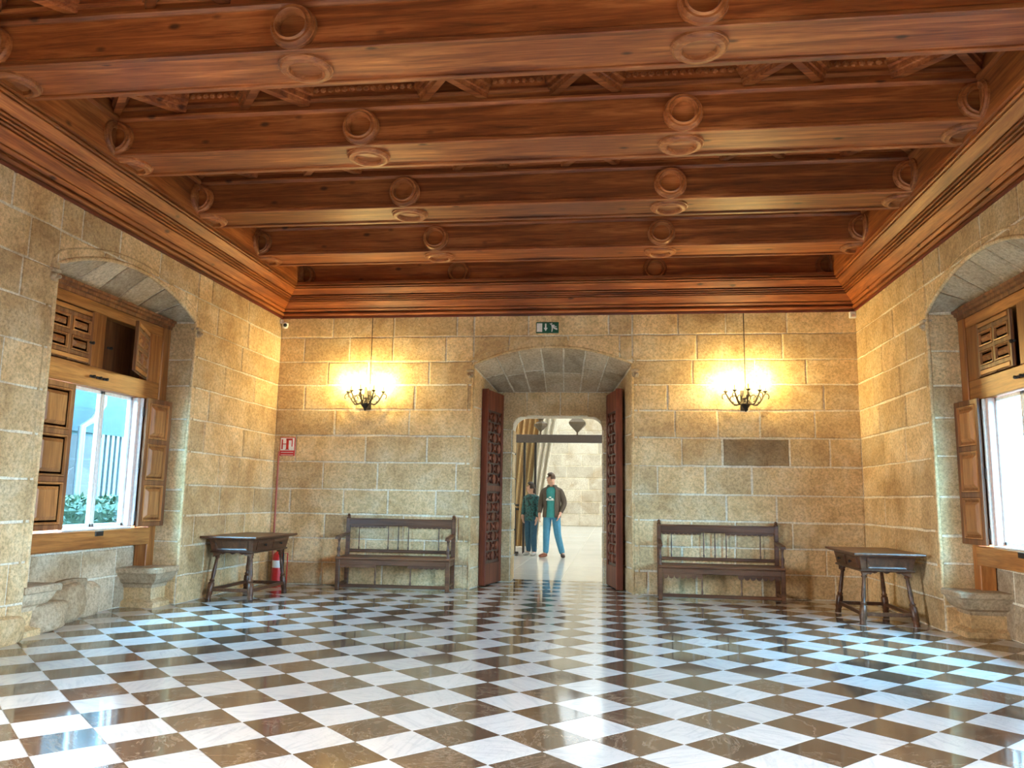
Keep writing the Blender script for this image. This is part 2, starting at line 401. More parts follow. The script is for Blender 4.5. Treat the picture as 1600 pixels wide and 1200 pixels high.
# back wall with the splayed doorway
DU = (-1.13, 1.04); DI = (-0.94, 0.79); DD = 1.1; DZ = 2.79
dfn = arch_fn(DU[0], DU[1], 3.02, 3.27)
m = MB(); XB = HW+1.6
m.hexa([(-XB,0,-.1),(DU[0],0,-.1),(DI[0],DD,-.1),(-XB,DD,-.1),(-XB,0,5.2),(DU[0],0,5.2),(DI[0],DD,5.2),(-XB,DD,5.2)])
m.hexa([(DU[1],0,-.1),(XB,0,-.1),(XB,DD,-.1),(DI[1],DD,-.1),(DU[1],0,5.2),(XB,0,5.2),(XB,DD,5.2),(DI[1],DD,5.2)])
opening_backing(m, *DU, *DI, DD, dfn, DZ, 5.2, DD)
wall_back = struct(m.build('wall_back', MORTAR), 'end wall of tan sandstone blocks with the splayed doorway')
lay_wall(wall_back, mapB, -HW, HW, [(DU[0], DU[1], dfn, 0)], 11, dark=(2.20, 3.05, 5))
soffit_stones(wall_back, mapB, *DU, *DI, DD, dfn, DZ, 7, [0.52], ST_G, 3)
jamb_stones(wall_back, mapB, DU[0], DI[0], DD, 0, 3.0, DZ-.01, 1, ST, 4, .5)
jamb_stones(wall_back, mapB, DU[1], DI[1], DD, 0, 3.0, DZ-.01, -1, ST, 5, .5)
arch_moulding(wall_back, mapB, *DU, dfn, 0.0); arch_moulding(wall_back, mapB, *DU, dfn, 0.0, .075, .011)
capital(wall_back, mapB, DU[0]-.04, 2.86, 1); capital(wall_back, mapB, DU[1]+.04, 2.86, -1)
# inner stone doorway with rounded upper corners
IX0, IX1, IZ, IR = -0.715, 0.632, 2.43, 0.2
m = MB()
def arc(cx, cz, r, a0, a1, n=8): return [(cx+r*math.cos(math.radians(a0+(a1-a0)*i/n)), cz+r*math.sin(math.radians(a0+(a1-a0)*i/n))) for i in range(n+1)]
m.box(-XB, IX0, DD, 1.5, -.1, 5.2); m.box(IX1, XB, DD, 1.5, -.1, 5.2)
top = arc(IX0+IR, IZ-IR, IR, 180, 90)+arc(IX1-IR, IZ-IR, IR, 90, 0)
for (a, za), (b, zb) in zip(top, top[1:]):
    if b-a > 1e-5: m.hexa([(a,DD,za),(b,DD,zb),(b,1.5,zb),(a,1.5,za),(a,DD,5.2),(b,DD,5.2),(b,1.5,5.2),(a,1.5,5.2)])
wall_inner = struct(m.build('wall_inner', MORTAR), 'stone doorway with rounded upper corners behind the open door')
zs = [0, .36, .74, 1.12, 1.5, 1.88, IZ-IR]
for a, b in zip(zs, zs[1:]):
    patch_stone([(DI[0],DD,a),(IX0,DD,a),(IX0,DD,b),(DI[0],DD,b)], (0,-1,0), wall_inner, ST)
    patch_stone([(IX1,DD,a),(DI[1],DD,a),(DI[1],DD,b),(IX1,DD,b)], (0,-1,0), wall_inner, ST)
    patch_stone([(IX0,DD,a),(IX0,1.5,a),(IX0,1.5,b),(IX0,DD,b)], (1,0,0), wall_inner, ST)
    patch_stone([(IX1,DD,a),(IX1,1.5,a),(IX1,1.5,b),(IX1,DD,b)], (-1,0,0), wall_inner, ST)
cuts = [DI[0], -.5, .0, .42, DI[1]]
for k, (a, b) in enumerate(zip(cuts, cuts[1:])):
    lo = []
    if k == 0: lo = [(a, IZ-IR), (IX0, IZ-IR)]+arc(IX0+IR, IZ-IR, IR, 180, 90)[1:]
    elif k == 3: lo = arc(IX1-IR, IZ-IR, IR, 90, 0)+[(b, IZ-IR)]
    else: lo = [(a, IZ), (b, IZ)]
    if k == 0: lo[-1] = (b, IZ) if b > lo[-1][0] else lo[-1]
    if k == 3: lo = [(a, IZ)]+lo[1:] if a < lo[0][0] else lo
    patch_stone([(u, DD, z) for u, z in lo]+[(lo[-1][0], DD, DZ), (lo[0][0], DD, DZ)], (0,-1,0), wall_inner, ST)

# side walls with window niches
NU = (-4.60, -2.31); ND = 0.5; FD = 0.30
nfn = arch_fn(NU[0], NU[1], 3.13, 3.41)
def side_wall(name, mp, seed, label):
    T = 0.52; m = MB(); O = [(-9.55, -7.65)]  # O: unseen opening behind the camera, added and sized for fill light
    def seg(a, b, z0=-.1, z1=5.2, w0=0): m.hexa([(a,w0,z0),(b,w0,z0),(b,T,z0),(a,T,z0),(a,w0,z1),(b,w0,z1),(b,T,z1),(a,T,z1)])
    seg(NU[1], 0.0); seg(O[0][1], NU[0]); seg(YR-.2, O[0][0])
    for a, b in O: seg(a, b, -.1, .6); seg(a, b, 2.6, 5.2)
    opening_backing(m, *NU, *NU, ND, nfn, 3.14, 5.2, T)
    seg(NU[0], NU[1], 3.14, 5.2, ND)
    # wall below and around the window inside the niche
    seg(NU[0], NU[1], -.1, .84, ND-.06); seg(NU[0], NU[1], .66, .82, FD+.09); seg(NU[0], -4.36, .62, 3.14, FD+.14); seg(-2.47, NU[1], .62, 3.14, FD+.14)
    w = struct(m.build(name, MORTAR, map=mp), label)
    q = MB(); q.box(O[0][0], O[0][1], .40, .404, .6, 2.6); q.build('pane', GLASS2 if mp is mapL else GLASS3, w, map=mp)  # rear pane, tinted to set the colour of the fill
    lay_wall(w, mp, -7.2, 0, [(NU[0], NU[1], nfn, 0)], seed)
    soffit_stones(w, mp, *NU, *NU, FD+.06, nfn, 3.14, 7, [], ST_G, seed+1)
    for u, s in ((NU[0], 1), (NU[1], -1)): jamb_stones(w, mp, u, u, ND-.06, 0, 3.12, 3.12, s, ST, seed+2)
    for a, b in ((-4.6, -4.0), (-4.0, -3.3), (-3.3, -2.75), (-2.75, -2.31)):
        patch_stone([(a,ND-.06,0),(b,ND-.06,0),(b,ND-.06,.33),(a,ND-.06,.33)], (0,-1,0), w, ST_G, mp=mp)
        patch_stone([(a,ND-.06,.33),(b,ND-.06,.33),(b,ND-.06,.62),(a,ND-.06,.62)], (0,-1,0), w, ST_G, mp=mp)
    arch_moulding(w, mp, *NU, nfn, .42); arch_moulding(w, mp, *NU, nfn, .42, .075, .011)
    capital(w, mp, NU[0]-.04, 2.98, 1); capital(w, mp, NU[1]+.04, 2.98, -1)
    return w
wall_left = side_wall('wall_left', mapL, 21, 'side wall of tan sandstone blocks with the window showing a garden')
wall_right = side_wall('wall_right', mapR, 41, 'side wall of tan sandstone blocks with the overexposed window')
m = MB(); m.box(-XB, XB, YR-.3, YR, -.1, 5.2); struct(m.build('wall_rear', PLASTER), 'rear wall behind the viewer')

# worn rubble footing in the left niche and at its near pier
def lump(parent, mp, c, s, seed, mat=ST_G, name='rubble_stone'):
    bm = bmesh.new(); bmesh.ops.create_icosphere(bm, subdivisions=3, radius=1)
    for v in bm.verts:
        p = v.co; q = Vector([math.copysign(abs(t)**.55, t) for t in p])*.78
        n = noise.noise(p*1.7+Vector((seed*7.1, seed*3.3, 0)))*.16+noise.noise(p*5+Vector((seed, 0, seed*2)))*.05
        v.co = Vector((q.x*s[0], q.y*s[1], q.z*s[2]))*(1+n)+Vector(c)
    bm.verts.index_update(); mm = MB(); mm.add([tuple(v.co) for v in bm.verts], [tuple(v.index for v in f.verts) for f in bm.faces]); bm.free()
    return mm.build(name, mat, parent, True, map=mp)
for k, (c, s) in enumerate([((-3.25, .40, .14), (.22, .10, .22)), ((-3.68, .34, .16), (.34, .14, .24)), ((-4.12, .22, .12), (.3, .22, .16)), ((-3.5, .38, .3), (.25, .08, .1))]):
    lump(wall_left, mapL, c, s, k+1)
lump(wall_left, mapL, (-4.86, .0, .1), (.34, .1, .16), 9, ST)

# ------------------------------------------------------------------ floor of diagonal marble tiles
S_T, PSI, OX, OY = 0.325, 0.0129875, 2.0431532, -6.3743818
ca, sa = math.cos(PSI+PI/4), math.sin(PSI+PI/4)
VA = Vector((ca, sa))*S_T; VB = Vector((-sa, ca))*S_T; O2 = Vector((OX, OY))
def clip(poly, x0, x1, y0, y1):
    for ax, lim, keep in ((0, x0, 1), (0, x1, -1), (1, y0, 1), (1, y1, -1)):
        out = []
        for i, p in enumerate(poly):
            q = poly[i-1]; dp = (p[ax]-lim)*keep; dq = (q[ax]-lim)*keep
            if (dp >= 0) != (dq >= 0): t = dq/(dq-dp); out.append((q[0]+(p[0]-q[0])*t, q[1]+(p[1]-q[1])*t))
            if dp >= 0: out.append(p)
        poly = out
        if len(poly) < 3: return []
    return poly
def area(p): return abs(sum(p[i-1][0]*p[i][1]-p[i][0]*p[i-1][1] for i in range(len(p))))/2
RECTS = [(-HW, HW, YR, 0), (-HW-ND+.06, -HW, *NU), (HW, HW+ND-.06, *NU), (-1.13, 1.04, 0, 1.1), (-.715, .632, 1.1, 1.5)]
m = MB(); m.box(-HW-.45, HW+.45, YR, 1.5, -.12, -.0025); floor = struct(m.build('floor', GROUT), 'polished diagonal chequered floor of white and brown marble')
def campx(p):
    dd = Vector(p)-CAM; z = dd.dot(fwd)
    if z < .1: return None
    return (800+1232.33*dd.dot(rgt)/z, 600-1232.33*dd.dot(upv)/z)
tiles = []
for i in range(-60, 60):
    for j in range(-60, 60):
        c = O2+VA*(i+.5)+VB*(j+.5)
        if not (-5.2 < c.x < 5.2 and YR-1 < c.y < 2): continue
        g = .5-.0022/S_T
        sq = [tuple(c+VA*a+VB*b) for a, b in ((-g,-g),(g,-g),(g,g),(-g,g))]
        pcs = [q for q in (clip(sq, *r) for r in RECTS) if len(q) >= 3 and area(q) > .0004]
        if not pcs: continue
        px = campx((c.x, c.y, 0)); A = 0
        if px and -60 < px[0] < 1660 and px[1] < 1260:
            P2 = [campx((x, y, 0)) for x, y in sq]; A = area(P2) if all(P2) else 0
        tiles.append((A, (i+j) % 2, pcs))
tiles.sort(key=lambda t: -t[0])
rest = [MB(), MB()]
for n, (A, dk, pcs) in enumerate(tiles):
    m = MB() if n < 300 else rest[dk]
    for q in pcs: m.prism([(x, y, -.012) for x, y in q], (0, 0, .012))
    if n < 300: m.build('marble_tile', MD if dk else MW, floor)
rest[0].build('white_marble_tiles', MW, floor, kind='stuff'); rest[1].build('brown_marble_tiles', MD, floor, kind='stuff')

# ------------------------------------------------------------------ cornice
def bead(p0, z0, p1, z1, n=5):     # half-round bead bulging outward from (p0,z0) to (p1,z1)
    a, b = Vector((p0, z0)), Vector((p1, z1)); d = b-a; nn = Vector((d.y, -d.x)).normalized(); r_ = d.length/2
    return [tuple((a+b)/2-d/2*math.cos(PI*i/n)+nn*r_*math.sin(PI*i/n)) for i in range(n+1)]
PROF = [('fillet', [(0, 3.700), (.022, 3.700), (.026, 3.726), (0, 3.726)], 'red'),
        ('torus_moulding', [(0, 3.727), (.003, 3.736)]+bead(.014, 3.737, .034, 3.783)+[(.008, 3.785), (0, 3.792)], 'w'),
        ('lower_board', [(0, 3.793), (.010, 3.797), (.036, 3.797), (.064, 3.820), (.064, 3.828), (.034, 3.830), (.036, 3.838), (.062, 3.838), (.150, 3.912), (.150, 3.918), (.10, 3.92), (0, 3.922)], 'w'),
        ('bead_moulding', [(0, 3.922), (.11, 3.930)]+bead(.148, 3.930, .168, 3.944)+[(.135, 3.946), (.14, 3.953)]+bead(.170, 3.953, .190, 3.967)+[(.158, 3.969), (.163, 3.976)]+bead(.192, 3.976, .212, 3.988)+[(.17, 3.99), (0, 3.992)], 'w'),
        ('upper_board', [(0, 3.992), (.18, 3.999), (.214, 4.0), (.292, 4.066), (.292, 4.072), (.23, 4.074), (0, 4.076)], 'w'),
        ('crown_moulding', [(0, 4.076), (.245, 4.082)]+bead(.292, 4.082, .314, 4.100)+[(.27, 4.102), (.27, 4.110), (.342, 4.112), (.342, 4.15), (0, 4.15)], 'w')]
def cornice(name, label, side):
    root = bpy.data.objects.new(name, None); col.objects.link(root); struct(root, label)
    for nm, pr, mt in PROF:
        m = MB()
        if side == 'B':
            m.loft([[(-HW+p, -p, z) for p, z in pr], [(HW-p, -p, z) for p, z in pr]]); mat = WRED if mt == 'red' else WX
        else:
            s = -1 if side == 'L' else 1
            m.loft([[(s*(HW-p), YR, z) for p, z in pr], [(s*(HW-p), -p, z) for p, z in pr]]); mat = WREDY if mt == 'red' else WY
        m.build(nm, mat, root)
    return root
cornice('trim_1', 'moulded wooden cornice above the end wall', 'B')
cornice('trim_2', 'moulded wooden cornice along the wall with the garden window', 'L')
cornice('trim_3', 'moulded wooden cornice along the wall with the overexposed window', 'R')

# ------------------------------------------------------------------ beams and coffered ceiling
ZS, XE, BW = 4.15, 3.60, 0.44
BY = [-5.91, -4.47, -3.04, -1.58, -0.12]
def medallion(m, o, ax, R, deep=.06):
    k = R/.165
    m.lathe([(0, deep*.15), (.098*k, deep*.2), (.104*k, deep*.8), (.116*k, deep), (.128*k, deep*.82), (.146*k, deep*.85), (.158*k, deep*.6), (.160*k, deep*.45), (.168*k, deep*.4), (.17*k, -.004)], o, ax, 32)
def beam(idx, y, label):
    root = thing('ceiling_beam', label, 'beam', (0, y, ZS), 0, 'carved beams under the coffered ceiling')
    y1 = min(BW, .45)
    m = MB(); m.loft([[(x, a, b) for a, b in [(.0, .035), (.012, .03), (.012, .0), (.0, -.0), (y1, 0), (y1-.012, .03), (y1, .035), (y1, .72), (.03, .72), (.03, .31), (0, .31)][:]] for x in (-XE-.02, XE+.02)])
    m = MB(); m.box(-XE-.02, XE+.02, 0, y1, .006, .72); m.build('beam_body', WX, root)
    for yy in (-.014, y1-.028):
        b = MB(); b.loft([[(x, yy+a, c) for a, c in [(0, .024), (.004, .03), (.042, .03), (.042, -.012), (.006, -.012), (0, -.006)]] for x in (-XE, XE)]); b.build('edge_bead', WX, root)
    b = MB(); b.loft([[(x, a, c) for a, c in [(.01, .30), (-.012, .305), (-.03, .325), (-.03, .345), (.01, .35)]] for x in (-XE, XE)]); b.build('ledge_moulding', WX, root)
    b = MB(); b.loft([[(x, a, c) for a, c in [(.01, .40), (-.01, .405), (-.018, .43), (-.01, .455), (.01, .46)]] for x in (-XE, XE)]); b.build('upper_moulding', WX, root)
    for x in (-XE+.01, -1.345, 1.345, XE-.01):
        q = MB(); medallion(q, (x, 0, .15), (0, -1, 0), .155, .085 if abs(x) < 3 else .05); q.build('face_medallion', WMED, root, True)
        if idx < 4: q = MB(); medallion(q, (x, y1/2, .006), (0, 0, -1), .185, .045); q.build('soffit_medallion', WMED, root, True)
    q = MB()
    for (a, b_) in ((-3.0, -2.4), (-1.86, -.81), (-.3, .3), (.81, 1.86), (2.4, 3.0)):
        n = int((b_-a)/.062)
        for i in range(n): q.lathe([(0, -.004), (.028, 0), (.018, .016), (0, .022)], (a+.03+i*(b_-a-.03)/n, .002, .515), (0, -1, 0), 6)
    q.build('carved_flower_strip', WMED, root, kind='stuff')
    return root
for k, (y, lb) in enumerate(zip(BY, ['carved wooden ceiling beam nearest the viewer, its end bosses at the frame edge', 'carved wooden ceiling beam, second from the viewer', 'carved wooden ceiling beam, middle one of the five', 'carved wooden ceiling beam, last free one before the end wall', 'dark carved wooden beam resting on the cornice of the end wall'])):
    beam(k, y, lb)
m = MB(); m.box(-XB, XB, YR-.3, 1.6, 4.86, 5.0)
ceiling = struct(m.build('ceiling', WX), 'coffered pine ceiling with diagonal battens between the beams')
bays = [(-6.92, BY[0])]+[(BY[k]+BW, BY[k+1]) for k in range(4)]
for s in (-1, 1):       # frieze boards on the side walls, between the beams, with half bosses
    for y0, y1 in bays:
        m = MB(); m.box(*(sorted((s*XE, s*(XE+.3)))), y0, y1, ZS, 4.86); f = m.build('frieze_board', WY, ceiling)
        m = MB(); m.loft([[(s*XE+q*-s, y, ZS+z) for q, z in ((-.01, .30), (.012, .305), (.03, .325), (.03, .345), (-.01, .35))] for y in (y0, y1)]); m.build('ledge_moulding', WY, ceiling)
        q = MB(); medallion(q, (s*XE, y1-.01, ZS+.15), (-s, 0, 0), .155, .035); q.build('half_medallion', WMED, ceiling, True)
    m = MB(); m.box(*(sorted((s*XE, s*(XE+.3)))), YR, -6.92, ZS, 4.86); m.build('frieze_board', WY, ceiling)
def batten(p, q, mat):
    p, q = Vector((*p, 0)), Vector((*q, 0)); t = (q-p).normalized(); n = Vector((-t.y, t.x, 0)); p = p-t*.03; q = q+t*.03
    pr = [(-.03, 4.52), (.03, 4.52), (.036, 4.56), (.05, 4.565), (.055, 4.61), (.075, 4.62), (.08, 4.68), (.10, 4.69), (.105, 4.87), (-.105, 4.87), (-.10, 4.69), (-.08, 4.68), (-.075, 4.62), (-.055, 4.61), (-.05, 4.565), (-.036, 4.56)]
    m = MB(); m.loft([[(o.x+n.x*a, o.y+n.y*a, z) for a, z in pr] for o in (p, q)]); m.build('batten', mat, ceiling)
for y0, y1 in bays:
    D_ = .36; tri = [(-2.41, -1.86), (-.81, -.3), (.3, .81), (1.86, 2.41), (-3.62, -3.0), (3.0, 3.62)]
    for a, b in tri:
        mx = (a+b)/2
        for yb, sg in ((y1, -1), (y0, 1)):
            ap = (mx, yb+sg*D_)
            batten((a, yb), ap, WX); batten((b, yb), ap, WX)
        batten((mx, y1-D_), (mx, y0+D_), WY)
    for cx in (-2.7, -1.335, 0, 1.335, 2.7):
        q = MB(); q.lathe([(0, -.07), (.03, -.06), (.045, -.03), (.1, -.02), (.13, 0)], (cx, (y0+y1)/2, 4.86), (0, 0, 1), 12); q.build('rosette', WMED, ceiling, True)

# ------------------------------------------------------------------ windows
def window(name, mp, label, ajar):
    root = bpy.data.objects.new(name, None); col.objects.link(root); struct(root, label)
    w0 = FD-.02
    def part(nm, mat, boxes, parent=root, c=.006):
        m = MB()
        for b in boxes: m.cbox(*b, c)
        return m.build(nm, mat, parent, map=mp)
    part('frame_post', WIN_V, [(-2.47, -2.325, w0, w0+.14, .40, 3.06)]); part('frame_post', WIN_V, [(-4.60, -4.34, w0, w0+.14, .40, 3.06)])
    m = MB(); m.loft([[(u, w0+a, z) for a, z in ((.1, 3.14), (-.05, 3.14), (-.05, 3.115), (-.03, 3.105), (-.03, 3.08), (-.005, 3.07), (-.005, 3.035), (.1, 3.035))] for u in (-4.6, -2.315)]); m.build('header_moulding', WIN_D, root, map=mp)
    part('bottom_rail', WIN_H, [(-4.60, -2.50, w0-.04, w0+.1, .65, .825)])
    part('window_sill', WHITE, [(-3.86, -2.80, w0-.02, w0+.12, .826, .846)])
    part('top_rail', WIN_H, [(-4.34, -2.47, w0+.01, w0+.11, 2.93, 3.035)]); part('transom_rail', WIN_H, [(-4.34, -2.47, w0+.01, w0+.11, 2.20, 2.40)])
    part('mullion', WIN_V, [(-3.66, -3.47, w0+.005, w0+.11, 2.40, 2.93)]); part('side_stile', WIN_V, [(-2.70, -2.47, w0+.01, w0+.11, 2.40, 2.93)])
    part('side_stile', WIN_V, [(-2.80, -2.47, w0+.012, w0+.11, .846, 2.20)])
    part('backing_board', WIN_D, [(-4.34, -2.47, w0+.11, w0+.125, 2.36, 2.98)])
    def leaf(nm, u0_, u1_, z0_, z1_, rows, cols_, frame_mat, hinge=None, ang=0, wf=w0+.0, cap=False):
        """panelled shutter leaf, swung by ang about the hinge (u, w)"""
        W_ = u1_-u0_; st, rl = (.038, .038) if cap else (.05, .05)
        ca_, sa_ = math.cos(ang), math.sin(ang)
        def rot(u, w, z):
            if hinge is None: return mp(u, w, z)
            du, dw = u-hinge[0], w-hinge[1]; return mp(hinge[0]+du*ca_-dw*sa_, hinge[1]+du*sa_+dw*ca_, z)
        m = MB(); m.cbox(u0_, u1_, wf+.012, wf+.032, z0_, z1_, .004)
        lf = m.build(nm, frame_mat, root, map=rot)
        zz0, zz1 = (z0_+.055, z1_-.055) if cap else (z0_, z1_)
        m = MB(); cw = (W_-st*(cols_+1))/cols_; rh = (zz1-zz0-rl*(rows+1))/rows
        for i in range(cols_+1): m.cbox(u0_+i*(cw+st), u0_+i*(cw+st)+st, wf, wf+.014, z0_, z1_, .004)
        for j in range(rows+1): m.cbox(u0_+.002, u1_-.002, wf+.001, wf+.014, zz0+j*(rh+rl), zz0+j*(rh+rl)+rl, .004)
        m.build('stile_frame', frame_mat, lf, map=rot)
        for i in range(cols_):
            for j in range(rows):
                a, b = u0_+st+i*(cw+st), u0_+st+i*(cw+st)+cw; c_, d_ = zz0+rl+j*(rh+rl), zz0+rl+j*(rh+rl)+rh
                q = MB()
                def rect(k, w): return [(a+k, w, c_+k), (b-k, w, c_+k), (b-k, w, d_-k), (a+k, w, d_-k)]
                q.loft([rect(0, wf+.013), rect(.004, wf-.004), rect(.016, wf-.006), rect(.024, wf+.012), rect(.04, wf+.012), rect(min(.072, cw*.4), wf-.012)])
                q.build('raised_panel', WIN_P, lf, map=rot)
        if cap:
            for za, zb in ((z0_+.01, z0_+.05), (z1_-.05, z1_-.01)):
                q = MB(); q.cbox(u0_+.04, u1_-.04, wf-.006, wf+.004, za, zb, .003); q.build('carved_band', ST_G if False else WIN_H, lf, map=rot)
        return lf
    leaf('upper_shutter', -4.30, -3.66, 2.41, 2.92, 2, 2, WIN_D, cap=True)
    leaf('upper_shutter', -3.36, -2.72, 2.41, 2.92, 2, 2, WIN_D, hinge=(-2.72, w0), ang=math.radians(ajar), cap=True)
    if ajar: leaf('lower_shutter', -4.32, -3.83, .846, 2.19, 3, 1, WIN_D)
    # the far shutter is folded right back over the post
    leaf('lower_shutter', -2.755, -2.335, .84, 2.205, 3, 1, WIN_D, hinge=(-2.755, w0-.055), ang=math.radians(-5), wf=w0-.055)
    # glazed casements
    for a, b in ((-3.83, -3.35), (-3.345, -2.85)) if ajar else ((-4.32, -3.835), (-3.83, -3.35), (-3.345, -2.85)):
        m = MB(); wz = w0+.06; t = .035
        m.cbox(a, a+t, wz, wz+.04, .85, 2.195, .004); m.cbox(b-t, b, wz, wz+.04, .85, 2.195, .004); m.cbox(a, b, wz, wz+.04, .85, .85+t, .004); m.cbox(a, b, wz, wz+.04, 2.195-t, 2.195, .004)
        c_ = m.build('casement', WHITE, root, map=mp)
        m = MB(); m.box(a+t-.005, b-t+.005, wz+.018, wz+.022, .85+t-.005, 2.195-t+.005); m.build('pane', GLASS, c_, map=mp)
    part('jamb_lining', PINKW, [(-2.85, -2.80, w0-.0, w0+.12, .85, 2.195)]); part('jamb_lining', WHITE, [(-2.80, -2.765, w0-.02, w0+.03, .85, 2.195)])
    for u, z in ((-3.68, 2.62), (-3.40, 2.62), (-3.52, 2.30), (-3.62, 2.30), (-3.42, 2.30)):
        m = MB(); m.cbox(u-.035, u+.035, w0-.012, w0+.006, z-.012, z+.012, .003); m.lathe([(0, 0), (.014, .004), (.014, .02), (0, .026)], (u, w0-.012, z), (0, -1, 0), 8); m.build('iron_latch', IRON, root, map=mp)
    for z in (.95, 1.5, 2.05):
        m = MB(); m.cbox(-2.775, -2.735, w0-.03, w0+.004, z-.05, z+.05, .004); m.build('hinge', IRON, root, map=mp)
    m = MB(); m.cbox(-3.42, -3.30, w0-.05, w0-.035, .77, .82, .004); m.build('iron_latch', IRON, root, map=mp)
    return root
window('window_1', mapL, 'tall panelled wooden window in the left niche, garden seen through tinted panes', 22)
window('window_2', mapR, 'tall panelled wooden window in the right niche, blown out white outside', 0)

# stone seats inside the niches
def seat(mp, near, label):
    root = thing('stone_seat', label, 'stone seat', (0,0,0), 0, 'stone seats in the window niches')
    ua, ub, s = (NU[1]-.40, NU[1]+.0, 1) if not near else (NU[0], NU[0]+.40, -1)
    e = (ua if s == 1 else ub); k = -1 if s == 1 else 1     # free edge of the seat
    def blk(nm, over, w0_, z0_, z1_, c):
        m = MB(); a, b = (e+k*over, NU[1]+.004) if s == 1 else (NU[0]-.004, e+k*over); m.cbox(a, b, w0_, ND-.05, z0_, z1_, c); return m.build(nm, ST_G, root, map=mp)
    blk('seat_slab', .03, -.03, .355, .415, .012)
    m = MB(); rings = []
    for ov, w_, z in ((-.11, .11, .20), (-.10, .10, .235), (-.05, .05, .26), (-.03, .02, .30), (.0, .0, .355)):
        a, b = (e+k*ov, NU[1]+.003) if s == 1 else (NU[0]-.003, e+k*ov); rings.append([(a, w_, z), (b, w_, z), (b, ND-.05, z), (a, ND-.05, z)])
    m.loft(rings); m.build('seat_moulding', ST_G, root, map=mp)
    m = MB(); rings = []
    for ov, w_, z in ((-.08, .06, .0), (-.08, .06, .05), (-.13, .12, .08), (-.12, .12, .205)):
        a, b = (e+k*ov, NU[1]+.002) if s == 1 else (NU[0]-.002, e+k*ov); rings.append([(a, w_, z), (b, w_, z), (b, ND-.05, z), (a, ND-.05, z)])
    m.loft(rings); m.build('pedestal', ST, root, map=mp)
    return root
seat(mapL, False, 'stone window seat in the garden window niche, nearer the small table')
seat(mapL, True, 'stone window seat in the garden window niche, nearer the viewer, behind rubble')
seat(mapR, False, 'stone window seat in the overexposed window niche, beside the small table')

# ------------------------------------------------------------------ doors
def door(name, hinge, near, label, s):
    root = bpy.data.objects.new(name, None); col.objects.link(root); struct(root, label)
    h, n = Vector((*hinge, 0)), Vector((*near, 0)); t = (n-h); L = t.length; t.normalize(); nr = Vector((t.y, -t.x, 0))*s   # nr points into the passage
    def mp(a, b, z): p = h+t*a+nr*b; return (p.x, p.y, z)
    Z1 = 2.735
    m = MB(); m.cbox(0, L, -.035, .0, .012, Z1, .005); m.build('slab', WDOOR_D, root, map=mp)
    for a, b, z0, z1 in ((0, .075, .012, Z1), (L-.075, L, .012, Z1), (.07, L-.07, .012, .30), (.07, L-.07, 2.45, Z1), (.07, L-.07, 1.30, 1.38)):
        m = MB(); m.cbox(a, b, -.002, .018, z0, z1, .005); m.build('stile' if z1-z0 > 2 else 'rail', WDOOR, root, map=mp)
    m = MB(); m.cbox(L-.012, L+.02, -.045, .05, .012, Z1, .006); m.build('meeting_stile', WDOOR, root, map=mp)
    cw = (L-.17)/3
    for blk0, blk1 in ((.33, 1.28), (1.40, 2.43)):
        rows = 7; rh = (blk1-blk0)/rows
        for r in range(rows):
            for c in range(3):
                cx = .085+cw*(c+.5); cz = blk0+rh*(r+.5); q = MB()
                hw, hh = cw*.42, rh*.43
                if (r+c) % 2: sh = [(-hw, 0), (-hw*.45, -hh), (hw*.45, -hh), (hw, 0), (hw*.45, hh), (-hw*.45, hh)]
                else: sh = [(-hw, -hh), (-hw*.25, -hh*.4), (hw*.25, -hh*.4), (hw, -hh), (hw*.55, 0), (hw, hh), (hw*.25, hh*.4), (-hw*.25, hh*.4), (-hw, hh), (-hw*.55, 0)]
                q.loft([[(cx+x, 0, cz+z) for x, z in sh], [(cx+x, .016, cz+z) for x, z in sh], [(cx+x*.7, .024, cz+z*.7) for x, z in sh]])
                q.build('carved_panel', WDOOR, root, map=mp)
    return root
door('door_1', (-.86, 1.06), (-1.005, .34), 'left leaf of the carved wooden double door, standing open', -1)
door('door_2', (.70, 1.06), (.865, .34), 'right leaf of the carved wooden double door, seen almost edge on', 1)

